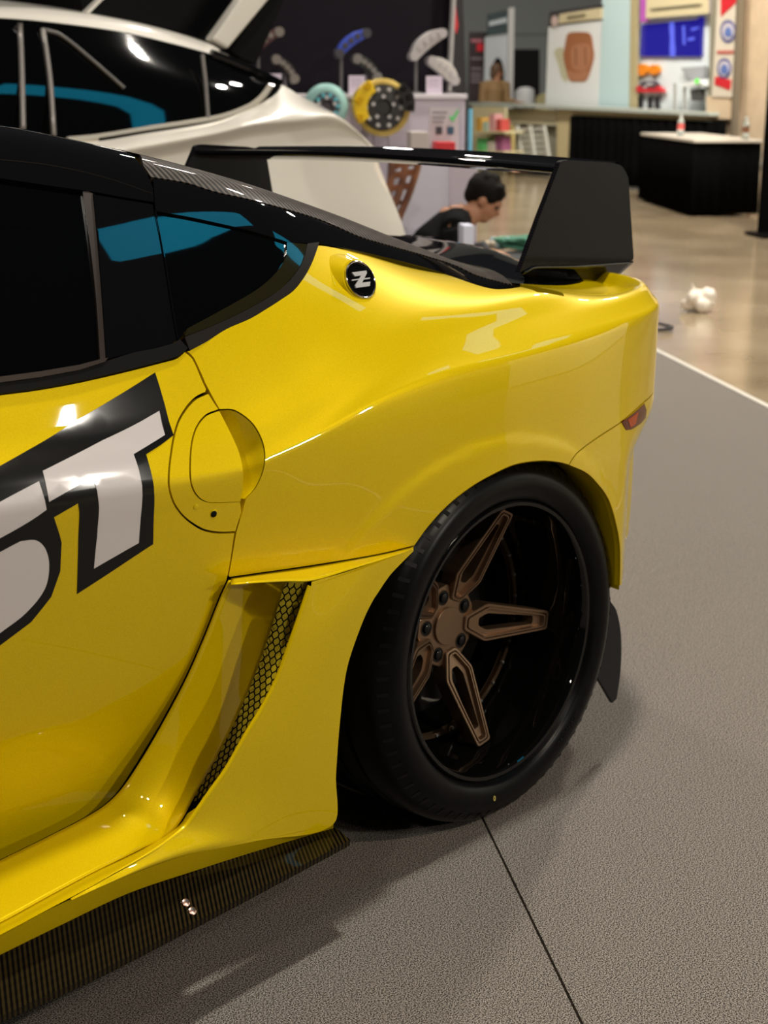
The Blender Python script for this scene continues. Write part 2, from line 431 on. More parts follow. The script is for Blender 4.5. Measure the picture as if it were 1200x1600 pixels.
rows = [
 row(.16, [.14, .14, .13, .10, .06, .03, 0, -.02, -.028, -.03, -.028, -.02, .03, .03, .03]),
 row(.34, [.115, .115, .11, .085, .045, .01, -.015, -.03, -.03, -.03, -.028, -.02, .01, .01, .01]),
 row(.48, [.085, .085, .08, .062, .035, .005, -.018, -.03, -.03, -.03, -.028, -.02, 0, 0, 0]),
 row(.62, [.064, .064, .06, .05, .03, .003, -.018, -.03, -.032, -.031, -.028, -.018, 0, 0, 0]),
 row(.72, [.054, .054, .051, .043, .027, .004, -.015, -.026, -.03, -.028, -.022, -.012, 0, 0, 0]),
 row(zc-.011, [.05, .05, .047, .04, .028, .012, -.004, -.015, -.02, -.022, -.02, -.014, 0, 0, 0]),
 row(zc, [.05, .05, .048, .043, .034, .022, .008, -.003, -.012, -.018, -.02, -.014, 0, 0, 0]),
 row(zc+.011, [.053, .053, .051, .0475, .040, .031, .0195, .009, .001, -.005, -.007, -.003, .004, .004, .004]),
 row(zc+.036, [.060, .060, .059, .056, .051, .046, .041, .036, .032, .028, .022, .02, .018, .018, .018]),
 row(np.minimum(zc+.07, zb-.012), o8),
 row(np.minimum((zc+.07+zb)/2, zb-.006), (o8+ob)/2-np.interp(US, [-.6, -.3, -.1], [.001, .006, .010])),
 row(zb, ob)]
def body_post(T):
    x, y, z = T[..., 0], T[..., 1], T[..., 2]
    u = np.linspace(-1.6, 1.6, T.shape[0])[:, None]+0*x
    rn = np.sqrt(((x+.07)/.385)**2+((z-.33)/.36)**2)
    fl = smooth01((1.16-rn)/.07)*.003*(y < .2)
    e = u-.338; soft = .5*(e+np.sqrt(e*e+.006**2))
    fac = .36*soft*smooth01((.70-z)/.12)*(1-smooth01((u-.5)/.25)) + .0*u
    out = T.copy(); out[..., 1] += -fl+fac+np.maximum(0, -.45-x)**2/11.
    return out
BODY = Surf(US, rows, nu=520, nv=420, su=5, sv=1.5, post=body_post)

# greenhouse: glass, pillars, roof
UG = np.array([-1.6, -1.0, -.7, -.5, -.3, -.1, .1, .3, .5])
zcr = np.array([1.298, 1.286, 1.263, 1.221, 1.166, 1.107, 1.042, .978, .935])
tg = np.array([0, 0, 0, 0, 0, .06, .118, .155, .16])
zlo = np.array([.88, .88, .88, .88, .88, .87, .85, .83, .80])
zs = zcr-.075
def gf(z): return .108+.62*(z-.95)+.9*np.where(z > .95, (z-.95)**2, 0)
grow = []
for k in (0, .25, .5, .75, 1):
    z = zlo+(zs-zlo)*k; grow.append(np.stack([UG, gf(z)+tg, z], -1))
os_ = gf(zs)+tg
for dz, do in ((.045, .034), (.024, .075), (.012, .13), (.004, .24)):
    grow.append(np.stack([UG, os_+do, zcr-dz], -1))
grow.append(np.stack([UG, np.full(len(UG), CY), zcr], -1))
def green_post(T):
    out = T.copy(); out[..., 1] += np.maximum(0, -.45-T[..., 0])**2/11.*np.clip((CY-T[..., 1])/.5, 0, 1); return out
GREEN = Surf(UG, grow, nu=300, nv=260, su=3, sv=2.0, post=green_post)
VT = GREEN.rows_t

far = []      # panels repeated on the far side of the car
def part(o): far.append(o); return o
ub = -1.55
def bv(px, py): return BODY.hit(px, py)[1]
# --- shared seams (photo pixels)
seam_up = [(288, 547), (302, 560), (320, 600), (344, 644)]
plate_l = [(324, 614), (306, 623), (291, 639), (278, 662), (269, 700), (264, 752), (270, 781), (283, 802), (300, 817), (320, 828), (345, 832), (368, 831)]
seam_lo = [(368, 832), (356, 904), (344, 932), (320, 992), (290, 1060), (250, 1135)]
door_bot = [(250, 1135), (232, 1165), (213, 1196), (183, 1240), (150, 1268), (75, 1308), (0, 1345)]
cup_arc = [(344, 641), (366, 642), (392, 660), (407, 684), (413, 708), (411, 734), (399, 762), (383, 780)]
hedge = [(344, 644), (362, 680), (374, 708), (380, 738), (379, 764), (376, 783)]
flap_l = [(341, 641), (322, 649), (308, 666), (300, 690), (297, 722), (298, 752), (304, 769), (314, 780), (328, 785), (376, 784)]
C2 = lambda pts, n=6: [tuple(q) for q in cr(pts, n)]
belt_lo = [(288, 548), (276, 558), (256, 564), (190, 581), (120, 597), (60, 608), (0, 616)]
door = panel('door', BODY, C2(seam_up)[:-5]+[(323, 612)]+C2(plate_l)+C2(seam_lo)+C2(door_bot)+[('uv', ub, bv(0, 1345)), ('uv', ub, bv(0, 616))]+C2(belt_lo[::-1])[:-1], PAINT, CAR, step=.022, gap=.0020, flange=.02)
part(door)
plate = panel('handle_plate', BODY, [(326, 614)]+[(343, 640)]+C2(flap_l)+[(378, 800), (369, 829)]+C2(plate_l[::-1]), PAINT, door, step=.012, gap=.0012, flange=.012)
flap = panel('door_handle', BODY, C2(hedge[::-1])+C2(flap_l), PAINT, door, step=.012, gap=.0010, flange=.02, off=.001)
# finger cup behind the handle: falls away inwards from the quarter panel's cut
A = [BODY.at(*p, off=-.001) for p in C2(cup_arc)]
B = [BODY.at(*p, off=-.03) for p in [tuple(q) for q in resamp(C2([(346, 648), (362, 676), (372, 705), (378, 738), (376, 764), (374, 780)]), len(A))]]
Mid = [(a*.45+b*.55)+BODY.N(*BODY.hit(380, 710))[0]*-.008 for a, b in zip(A, B)]
loft('handle_cup', [A, Mid, B], PAINT, CAR, nu=40, nv=8)
def stud(name, px, py, r, h, m, par, surf=BODY, off=0.):
    u, v = surf.hit(px, py); p = surf.P(u, v)[0]; n = surf.N(u, v)[0]
    M = Vector(n).to_track_quat('Z', 'Y').to_matrix()
    return MB().lathe([(r, -.002), (r, h*.6), (r*.8, h), (1e-4, h)], c=p+n*off, M=M, n=20).build(name, m, par)
stud('rivet', 306, 792, .0045, .0012, PAINT, door)
stud('lock_bezel', 335, 803, .0075, .0015, PAINT, door)
stud('lock_cylinder', 333.5, 803, .0055, .002, MATTE, door)

# --- quarter panel
glass_rear = [(296, 546), (322, 532), (354, 512), (390, 496), (417, 480), (440, 465), (458, 452), (474, 432), (486, 410), (496, 382)]
deck_line = [(496, 381), (555, 392), (610, 405), (660, 418), (710, 433), (745, 445), (770, 451), (790, 451), (812, 448)]
arch_top = [(889, 727), (872, 723), (844, 721), (807, 726), (780, 737), (740, 759), (700, 790), (668, 825), (648, 853)]
fender_line = [(648, 853), (600, 865), (540, 876), (470, 887), (400, 897), (358, 903)]
bump_seam = [(889, 727), (894, 718), (904, 706), (935, 683), (970, 660), (1008, 627)]
us_ = BODY.hit(1008, 627); v_seam = us_[1]; u_seam = us_[0]
quarter = panel('quarter_panel', BODY, C2(glass_rear)+C2(deck_line)+[(840, 456), (880, 462)]
    +[('uv', u, .999) for u in np.linspace(.46, 1.58, 30)]+[('uv', 1.58, v_seam), ('uv', u_seam+.08, v_seam)]+C2(bump_seam[::-1])[:-1]+C2(arch_top)+C2(fender_line)[1:]
    +[(356, 900), (368, 832), (378, 800)]+C2(cup_arc[::-1])+[(344, 643), (320, 600), (302, 560), (290, 548)], PAINT, CAR, step=.011, gap=.0016, flange=.018)
part(quarter)
arch_r = [(968, 922), (969, 885), (968, 848), (961, 812), (950.5, 780), (936, 759), (917, 740), (889, 727)]
vb = bv(966, 921)
bumper = panel('rear_bumper', BODY, C2(bump_seam)+[('uv', u_seam+.08, v_seam), ('uv', 1.58, v_seam), ('uv', 1.58, vb), ('uv', .5, vb), ('uv', .36, vb)]+C2(arch_r)[1:-1], PAINT, CAR, step=.018, gap=.0010, flange=.012)
part(bumper)
marker = panel('side_marker_lamp', BODY, C2([(971, 660), (990, 645), (1006, 631)])+[(1009, 640), (1008, 652), (1001, 661), (986, 671), (978, 672)], mat('marker_lens', (.10, .012, .008), rough=.15, coat=.5, spec=.2), bumper, step=.01, off=.0015, flange=.006)
panel('lamp_reflector', BODY, [(980, 656), (996, 644), (992, 662), (984, 668)], mat('marker_amber', (.42, .06, .012), rough=.3, coat=.3, spec=.2), bumper, step=.01, off=.0022, flange=.002)
tag(marker, 'smoked red side marker lamp')
# arch return flange and liner
edge = C2(arch_top)+C2([(648, 853), (610, 897), (578, 947), (556, 1000), (541, 1050), (531, 1130), (525, 1210), (522, 1285)])[1:]
edge = C2(arch_r)[:-1]+edge
Ea = [BODY.at(*p, off=-.001) for p in edge]
Ec = np.array([-.07, 0, .33])
def grow_(P, k, dy): q = P.copy(); d = (P-Ec)*np.array([1, 0, 1]); q = P+d*k; q[1] = P[1]+dy; return q
Eb = [grow_(p, .02, .075) for p in Ea]
wheel_arch = loft('arch_flange', [Ea, Eb], PAINT, CAR, nu=90, nv=3, smoothrow=False)
Ed = [grow_(p, .03, .075) for p in Ea]; Ee = [grow_(p, .06, .40) for p in Ea]
loft('arch_liner', [Ed, Ee], DARK, CAR, nu=60, nv=3, smoothrow=False)
MB().box((-.05, .42, .46), (1.1, .02, .68)).build('liner_back_wall', DARK, CAR, smooth=False)
MB().box((-.62, CY, .17), (1.9, 1.2, .03)).box((-1.04, .14, .175), (1.1, .27, .02)).box((-1.04, 2*CY-.14, .175), (1.1, .27, .02)).box((-1.58, CY, .55), (.02, 1.6, .75)).box((-.95, .24, .45), (1.2, .02, .55)).box((-.5, .38, .55), (.03, .2, .7)).build('floor_and_light_blocks', DARK, CAR, smooth=False)  # floor pan plus unseen boxes added to block light leaking under the car

MB().tube([atY(536, 1140, .26), atY(560, 1200, .30), atY(590, 1240, .34)], .016, n=10).tube([atY(540, 1195, .30), atY(575, 1228, .24)], .012, n=10).build('suspension_arm', mat('arm_grey', (.10, .10, .095), rough=.45, metal=.6), CAR)
MB().prism([atY(x, y, .24) for x, y in ((536, 1212), (556, 1222), (580, 1236), (606, 1254), (590, 1251), (560, 1240), (534, 1228))], (0, .02, 0)).build('tow_plate', mat('plate_pale', (.30, .27, .20), rough=.4), CAR, smooth=False)
# --- side skirt with its air scoop
Aside = YS([(-120, 1408, .105), (0, 1347, .103), (75, 1310, .10), (150, 1270, .097), (183, 1242, .093), (215, 1196, .087), (250, 1137, .08), (290, 1062, .066), (320, 994, .056), (344, 934, .046), (357, 906, .04)])
Bside = YS([(-120, 1500, .0), (0, 1443, .0), (75, 1402, .0), (150, 1362, .0), (215, 1330, .005), (262, 1304, .02), (287, 1280, .036), (307, 1235, .05), (329, 1191, .062), (351, 1155, .07), (373, 1106, .08), (395, 1056, .09), (414, 1001, .10), (428, 960, .107), (443, 908, .112)])
def blend(A, B, n, bulge):
    a = resamp(cr(A, 12), 60); b = resamp(cr(B, 12), 60); out = []
    for t in np.linspace(0, 1, n):
        r = a+(b-a)*t; r[:, 1] += bulge*math.sin(PI*t); out.append(r)
    return out
# matched by hand so that columns run across the sill
ka = [0, 1, 2, 3, 4, 5, 6, 7, 8, 9, 10]; kb = [0, 1, 2, 3, 4, 5.3, 7, 9.2, 11, 12.7, 14]
Bm = cr(Bside, 10); Bq = [Bm[int(round(k*10))] for k in kb]
skirt = loft('side_skirt', blend(Aside, Bq, 4, -.006), PAINT, CAR, nu=90, nv=5, thick=.003)
# ridge and chamfer below
ridge = YS([(-120, 1519, -.033), (0, 1461, -.033), (75, 1421, -.033), (150, 1381, -.032), (240, 1330, -.03), (287, 1296, -.022), (329, 1241, -.022)])
r2 = [Bm[int(round(k*10))] for k in (0, 1, 2, 3, 4.4, 5.7, 6.2)]
skirt_ridge = loft('skirt_ridge', [r2, [(a+b)/2+np.array([0, -.006, .003]) for a, b in zip(r2, ridge)], ridge], PAINT, CAR, nu=60, nv=6)
crease = YS([(-120, 1520, -.034), (0, 1462, -.034), (75, 1422, -.034), (150, 1388, -.035), (280, 1340, -.036), (400, 1314, -.034), (521, 1288, -.030)])
lower = YS([(-120, 1552, -.012), (0, 1492, -.012), (100, 1443, -.012), (200, 1396, -.014), (300, 1362, -.016), (400, 1330, -.018), (521, 1294, -.022)])
loft('skirt_underside', [crease, lower], PAINT, CAR, nu=60, nv=4, smoothcol=False)
lead = YS([(110, 1404, -.0345), (150, 1382, -.0335), (240, 1331, -.0335), (287, 1297, -.026), (301, 1280, -.025), (329, 1240, -.026), (356, 1202, -.028), (389, 1144, -.030), (414, 1103, -.031), (436, 1059, -.032), (463, 984, -.032), (486, 916, -.030)])
trail = YS([(110, 1405, -.0345), (150, 1388, -.035), (280, 1340, -.036), (400, 1314, -.034), (521, 1288, -.030), (525, 1210, -.034), (531, 1130, -.036), (541, 1050, -.036), (556, 1000, -.036), (578, 947, -.036), (610, 897, -.034), (646, 857, -.032)])
blade = loft('scoop_blade', [lead, [(a+b)/2+np.array([0, -.004, 0]) for a, b in zip(resamp(cr(lead, 8), 60), resamp(cr(trail, 8), 60))], trail], PAINT, CAR, nu=110, nv=10)
# lit rolled edge of the blade
le = [p for p in cr(lead[1:], 8)]
MB().tube([p+np.array([0, .003, 0]) for p in le], [min(.0035, .0004+.00022*i) for i in range(len(le))], n=8).build('blade_edge', PAINT, CAR)
# ledge over the scoop, from the fender line down
La = [BODY.at(*p, off=.0005) for p in C2([(360, 905), (400, 899), (470, 889), (540, 878), (600, 867), (646, 856)])]
Lb = YS([(361, 915, .02), (400, 911.5, .0), (443, 909, -.012), (487, 908, -.026), (540, 893, -.03), (646, 860, -.031)])
loft('scoop_ledge', [La, Lb], PAINT, CAR, nu=50, nv=5, smoothcol=False, thick=.002)
Lt = YS([(487, 909, -.029), (540, 894, -.032), (600, 874, -.032), (647, 860, -.032)])
Lr = YS([(486, 918, -.030), (520, 960, -.034), (570, 950, -.036), (610, 897, -.034)])
loft('blade_cap', [Lt, Lr], PAINT, CAR, nu=30, nv=6, smoothcol=False)
# vent grille: hexagonal wire in front of a duct
VL = resamp(cr(Bside[6:], 12), 80)
VRp = resamp([(287.5, 1294), (301, 1279), (329, 1240), (356, 1202), (389, 1144), (414, 1103), (436, 1059), (463.6, 984.5), (485.6, 912)], 80)
VR = np.array([atY(px+10, py, .088) for px, py in VRp])
rng = np.random.default_rng(3)
gm = MB(); na = 40; nb = 5
def gpt(s, t):
    i = min(max(s, 0), 1)*79; a = int(i); f = i-a; a2 = min(a+1, 79)
    L = VL[a]*(1-f)+VL[a2]*f; Rr = VR[a]*(1-f)+VR[a2]*f
    return L+(Rr-L)*min(max(t, 0), 1.1)+np.array([0, .004, 0])
hs = 1.0/na; ht = 1.0/nb
for i in range(na):
    for j in range(nb+1):
        o_ = (i % 2)*.5; s0 = (i+.5)*hs; t0 = (j+o_-.5)*ht
        pA = gpt(s0-hs*.22, t0); pB = gpt(s0+hs*.22, t0)
        gm.tube([pA, pB], .0011, n=4, cap=False)
        if i < na-1:
            pC = gpt(s0+hs*.78, t0+ht*.5); pD = gpt(s0+hs*.78, t0-ht*.5)
            gm.tube([pB, pC], .0011, n=4, cap=False); gm.tube([pB, pD], .0011, n=4, cap=False)
tag(gm.build('vent_mesh', MATTE, CAR), 'black hexagonal wire mesh', kind='stuff')
loft('vent_duct', [[p+np.array([-.01, .035, 0]) for p in VL], [p+np.array([.12, .06, 0]) for p in VR]], mat('duct_paint', (.62, .48, .01), rough=.5), CAR, nu=40, nv=4)
MB().tube([p+np.array([0, .002, 0]) for p in VL], .002, n=6).build('vent_rim', MATTE, CAR)
# carbon splitter along the skirt
i0 = YS([(-150, 1567, -.005), (0, 1489, -.008), (200, 1393, -.008), (300, 1359, -.010), (400, 1327, -.013), (521, 1290, -.016)])
o0 = YS([(-150, 1660, -.066), (0, 1588, -.066), (150, 1520, -.066), (300, 1443, -.066), (420, 1380, -.066), (547, 1312, -.066)])
spl = MB()
a_ = resamp(cr(i0, 8), 50); b_ = resamp(cr(o0, 8), 50); n_ = 50
dn = np.array([0, .001, -.011])
vs = np.concatenate([a_, b_, b_+dn, a_+np.array([0, 0, -.02])])
fs = [(k*n_+i, k*n_+i+1, ((k+1) % 4)*n_+i+1, ((k+1) % 4)*n_+i) for k in range(4) for i in range(n_-1)]+[(0, n_, 2*n_, 3*n_), (n_-1, 2*n_-1, 3*n_-1, 4*n_-1)]
spl.add(vs, fs); splitter = spl.build('side_splitter', CARBON_S, CAR); tag(splitter, 'carbon fibre blade under the sill')
for px, py in ((290, 1411), (300, 1424)):
    t = b_[0]-a_[0]; nrm = np.cross(b_[30]-b_[20], a_[25]-b_[25]); nrm /= np.linalg.norm(nrm); nrm *= np.sign(nrm[2])
    p = onplane(px, py, b_[25], nrm)
    MB().lathe([(.006, -.002), (.006, .002), (.004, .003), (1e-4, .003)], c=p, M=Vector(nrm).to_track_quat('Z', 'Y').to_matrix(), n=16).build('splitter_bolt', mat('copper_bolt', (.55, .36, .30), rough=.3, metal=1), splitter)

# --- glasshouse
def gv(px, py): return GREEN.hit(px, py)[1]
fg = -1.55
dglass = panel('door_window', GREEN, C2([(0, 281), (60, 290), (130, 301)])+[(158, 566), (120, 575), (60, 585), (0, 594), ('uv', fg, gv(0, 594)), ('uv', fg, gv(0, 281))], GLASS, CAR, step=.03, off=-.004, flange=0)
panel('window_strip', GREEN, C2([(129, 300), (137, 300), (145, 303)])+[(152, 380), (159, 470), (165, 562), (156, 566), (150, 470), (140, 380)], PEWTER, CAR, step=.015, off=.001, flange=.006)
panel('pillar_panel', GREEN, [(145, 303), (190, 311), (239, 319), (241, 330), (250, 368), (259, 420), (267, 472), (277, 532)]+C2([(272, 536), (240, 545), (208, 552), (166, 562)])+[(159, 470), (152, 380)], BLACK, CAR, step=.02, off=.0, flange=.006, gap=.0006)
qg = [(242, 331), (290, 339), (333, 348), (385, 360), (437, 375), (448, 379)]
part(panel('quarter_window', GREEN, C2(qg)+C2([(448, 379), (446, 402), (432, 425), (405, 450), (360, 477), (292, 514)])+[(283, 528), (278, 530), (267, 472), (259, 420), (250, 368)], GLASS, CAR, step=.02, off=-.003, flange=.004))
panel('window_border', GREEN, C2([(448, 379), (446, 402), (432, 425), (405, 450), (360, 477), (292, 514)])+[(288, 526)]+C2([(288, 526), (330, 510), (375, 489), (410, 470), (437, 452), (460, 428), (472, 408), (479, 382)]), mat('border_gloss', (.02, .017, .006), rough=.1, coat=1, metal=.3, spec=.1), CAR, step=.015, off=.001, flange=.004)
panel('window_trim', GREEN, C2([(287, 528), (330, 511), (375, 490), (410, 471), (437, 453), (460, 429), (472, 409), (479, 382)])+C2([(497, 380), (487, 410), (475, 433), (459, 454), (441, 467), (418, 482), (391, 498), (355, 514), (323, 534), (295, 549)]), mat('matte_brown_trim', (.010, .0075, .0065), rough=.5, spec=.08), CAR, step=.012, off=.003, flange=.012)
panel('belt_strip', GREEN, [('uv', fg, gv(0, 591)), (0, 591), (60, 583), (120, 573), (158, 563), (166, 562), (161, 568), (120, 581), (60, 592), (0, 600), ('uv', fg, gv(0, 600))], PEWTER, CAR, step=.02, off=.006, flange=.006)
panel('belt_trim', GREEN, [('uv', fg, gv(0, 598)), (0, 598), (60, 590), (120, 579), (163, 566), (208, 552), (240, 546), (272, 537), (279, 531), (292, 545), (288, 550)]+C2(belt_lo[1:])+[('uv', fg, gv(0, 617))], MATTE, CAR, step=.02, off=.003, flange=.015)
uj = GREEN.hit(205, 240)[0]
joint = [(241, 324), (240, 305), (237, 290), (231, 277), (219, 258), (206, 243)]
win_top = [(0, 281), (60, 290), (130, 300), (145, 302), (190, 310), (240, 318)]
roof = part(panel('roof', GREEN, [('uv', fg, gv(0, 281))]+C2(win_top)+C2(joint)[1:]+[('uv', uj-.01, VT[8]), ('uv', uj-.02, .998), ('uv', fg, .998)], BLACK, CAR, step=.03, off=.002, flange=.012, gap=.001))
carb_lo = [(238, 279), (292, 288), (333, 301), (400, 316), (500, 345), (560, 371), (610, 386), (660, 400), (710, 416), (745, 432), (800, 447)]
part(panel('sail_panel', GREEN, [(242, 330)]+C2(qg)[1:]+[(479, 381), (497, 380)]+C2(deck_line)[1:]+C2(carb_lo[::-1])+[(240, 300)], BLACK, CAR, step=.02, off=.001, flange=.012, gap=.0006))
ue = GREEN.hit(800, 446)[0]
part(panel('carbon_strip', GREEN, C2(carb_lo)+[('uv', u, VT[7]+.005) for u in np.linspace(ue+.03, uj+.012, 30)]+[(222, 260), (234, 278)], CARBON, CAR, step=.015, off=.0025, flange=.008, gap=.0006))
part(panel('hatch_glass', GREEN, [('uv', u, VT[7]+.006) for u in np.linspace(ue+.04, uj, 30)]+[('uv', uj, .998)]+[('uv', u, .998) for u in np.linspace(uj, ue+.04, 12)], GLASS, CAR, step=.03, off=.003, flange=.005))
for nm, P_ in (('pillar_edge', [(242, 331), (250, 368), (259, 420), (267, 472), (277, 530)]), ('strip_edge', [(146, 304), (153, 380), (160, 470), (166, 560)])):
    MB().tube([GREEN.at(*p, off=.0015) for p in C2(P_)], .0016, n=6).build(nm, BLACK, CAR)
dr = [GREEN.at(*p, off=.001) for p in C2([(0, 250), (60, 256), (120, 267), (180, 283), (237, 303)])]
MB().tube([dr[0]-(dr[3]-dr[0])*6]+dr, .0028, n=6).build('drip_rail', BLACK, roof)

# --- rear deck lid between the shoulders
us2 = np.linspace(.30, 1.58, 30)
e1 = BODY.P(us2, .999*np.ones(30)); e2 = e1.copy(); e2[:, 1] = CY; e2[:, 2] = .955; e2[:, 0] = np.clip(e2[:, 0]+.02, .3, .75)
part(loft('deck_lid', [e1, (e1+e2)/2+np.array([0, 0, .018]), e2], BLACK, CAR, nu=30, nv=6))

# --- wing
YW = .30
WL = 2*CY-2*YW
LE = atY(868, 268, YW); TE = atY(966, 254, YW)
prof = [(0, 0), (.004, .007), (.03, .010), (.10, .004), (.2, .0), (.28, .004), (.325, .012), (.33, .008), (.28, -.006), (.2, -.016), (.1, -.016), (.03, -.006), (.006, -.003)]
sc = (TE[0]-LE[0])/.33
wm = MB(); wp = [np.array([LE[0]+x*sc, 0, LE[2]+z+(TE[2]-.01-LE[2])*(x/.33)]) for x, z in prof]
nn = len(wp); ny = 24
for k in range(ny+1): wm.v += [tuple(p+np.array([.0, YW+WL*k/ny, .012*math.sin(PI*k/ny)])) for p in wp]
for k in range(ny): wm.f += [[k*nn+i, k*nn+(i+1) % nn, (k+1)*nn+(i+1) % nn, (k+1)*nn+i] for i in range(nn)]
wing = wm.build('rear_wing', BLACK, CAR); tag(wing, 'gloss black wing blade')
ep = C2([(873, 262), (877, 253), (888, 250)], 4)+[(955, 254)]+C2([(955, 254), (972, 260), (982, 278)], 4)+[(986, 340), (990, 398)]+C2([(990, 398), (989, 406), (980, 410)], 4)+[(900, 414), (832, 415), (812, 426), (843, 340)]
P = [atY(*p, YW-.012) for p in ep]
plate_w = part(MB().prism(P, (0, .012, 0)).build('wing_endplate', CARBON_W, CAR, smooth=False, bevel=.003))
A = [atY(*p, YW-.010) for p in ((813, 426), (832, 414), (900, 413), (988, 407))]
B = [atY(*p, YW+.03) for p in ((822, 437), (838, 440), (890, 445), (948, 441))]
part(loft('endplate_foot', [A, [(a+b)/2 for a, b in zip(A, B)], B], BLACK, CAR, nu=24, nv=4, smoothrow=False, thick=.006))
zb_ = .93
P = [atY(*p, YW+.02) for p in C2([(806, 444), (830, 456), (866, 461), (905, 457), (948, 445)])+[(948, 438), (822, 434)]]
part(MB().prism(P, (0, .10, 0)).build('wing_mount', BLACK, CAR, smooth=False, bevel=.003))
# --- canard under the bumper
P = [atY(*p, .02) for p in [(925, 940), (952, 936)]+C2([(952, 936), (964, 955), (971, 995), (970, 1050), (964, 1092)])[1:]+[(957, 1099), (932, 1056), (925, 1000)]]
part(MB().prism(P, (0, .008, 0)).build('bumper_canard', mat('canard_black', (.012, .011, .014), rough=.4, coat=.1, spec=.15), CAR, smooth=False, bevel=.0015))
bv1 = BODY.at(980, 916)

for o in far:
    c = o.copy(); COL.objects.link(c); c.scale = (1, -1, 1)   # the far side, mirrored about the car's centre line

# --- badge
u, v = BODY.hit(556, 443); bp = BODY.P(u, v)[0]; bn = (Vector(BODY.N(u, v)[0])*.55+Vector((-.05, -.5, 0))).normalized(); bp = bp+BODY.N(u, v)[0]*.006
e2_ = (Vector((0, 0, 1))-bn*bn.z).normalized(); e1_ = e2_.cross(bn); 
if e1_.x < 0: e1_ = -e1_
MBd = Matrix((e1_, e2_, bn)).transposed()
MB().lathe([(.030, -.004), (.031, .004), (.035, .004), (.046, -.010), (.056, -.026)], c=bp, M=MBd, n=48).build('badge_bezel', PAINT, quarter)
badge = MB().lathe([(.030, .001), (.030, .0055), (.02, .0065), (1e-4, .007)], c=bp, M=MBd, n=48).build('badge', BLACK, quarter)
MB().lathe([(.0285, .004), (.029, .008), (.0305, .009), (.032, .008), (.0325, .0)], c=bp, M=MBd, n=48).build('badge_ring', mat('badge_chrome', (.5, .5, .52), rough=.12, metal=1), quarter)
def zpoly(pts): return [Vector(bp)+e1_*x+e2_*y+bn*.0066 for x, y in pts]
zm = MB()
zm.prism(zpoly([(-.016, .013), (.017, .013), (.017, .009), (-.001, -.006), (.018, -.006), (.014, -.013), (-.018, -.013), (-.018, -.009), (.002, .006), (-.012, .006)]), bn*.0025)
zm.prism(zpoly([(-.021, .0015), (-.004, .0015), (-.005, -.0005), (-.021, -.0005)]), bn*.002)
zm.prism(zpoly([(.003, .001), (.021, .001), (.020, -.001), (.004, -.001)]), bn*.002)
zm.build('badge_letter', mat('letter_silver', (.55, .55, .57), rough=.35, metal=.3), quarter, smooth=False)

# --- lettering on the door
blk = [(-140, 806), (0, 728), (120, 656), (242, 582), (257, 632), (271, 680), (250, 696), (228, 710), (235, 735), (240, 760), (240, 806), (239, 850), (180, 889), (120, 928), (122, 860), (124, 800), (122, 786), (103, 797), (84, 808), (96, 848), (94, 892), (80, 932), (48, 972), (0, 1008), (-140, 1090)]
panel('lettering_outline', BODY, blk, DECAL_K, door, step=.02, off=.0008, flange=.0006)
wT = [(66, 736), (160, 688), (248, 642), (257, 680), (208, 710), (216, 734), (221, 758), (221, 784), (218, 820), (216, 848), (146, 888), (151, 838), (154, 792), (151, 767), (144, 746), (110, 765), (76, 784)]
panel('lettering', BODY, wT, DECAL_W, door, step=.02, off=.0016, flange=.0006)
panel('lettering', BODY, [(-140, 852), (0, 784), (60, 752), (72, 796), (0, 840), (-140, 910)], DECAL_W, door, step=.02, off=.0016, flange=.0006)
panel('lettering', BODY, [(-140, 915), (0, 862)]+C2([(32, 845), (56, 844), (70, 857), (76, 884), (69, 920), (40, 957), (0, 988)])+[(-140, 1066)], DECAL_W, door, step=.02, off=.0016, flange=.0006)

# ------------------------------------------------------------------ wheel
CAM = math.radians(2.04)
AX = np.array([0, math.cos(CAM), -math.sin(CAM)]); ZX = np.array([0, math.sin(CAM), math.cos(CAM)]); XX = np.array([1., 0, 0])
WC = np.array([0, 0, .3465])
WM = Matrix((tuple(XX), tuple(ZX), tuple(AX))).transposed()
def wpt(r, a, y): return WC+XX*(r*math.cos(a))+ZX*(r*math.sin(a))+AX*y
rim = MB().lathe([(.250, .012), (.2584, .010), (.2590, .001), (.2560, -.002), (.2500, -.001), (.2455, .006), (.2440, .016), (.2405, .024), (.2380, .06), (.2365, .12), (.230, .18), (.222, .21), (.2, .25), (.2, .30)], c=WC, M=WM, n=128)
rim = rim.build('rim', mat('rim_black', (.003, .003, .003), rough=.25, coat=.8, coat_r=.03, spec=.0), CAR); tag(rim, 'deep gloss black rim barrel with bronze five spoke centre')
tp = [(.250, .012), (.2600, .006), (.2640, -.004), (.2720, -.009), (.285, -.013), (.298, -.014), (.312, -.010), (.3205, -.003), (.322, -.002), (.330, .006), (.3370, .016), (.3415, .030)]
tread = []
y = .030
for gy in (.075, .125, .175, .225):
    tread += [(.343, gy-.006), (.336, gy-.004), (.336, gy+.004), (.343, gy+.006)]
tp += tread+[(.3415, .27), (.33, .29), (.30, .305), (.255, .29)]
tm = MB().lathe(tp, c=WC, M=WM, n=160)
tm.v = [(x, y, max(z, .0)) for x, y, z in tm.v]
tyre = tm.build('tyre', RUBBER, rim, autosmooth=60)
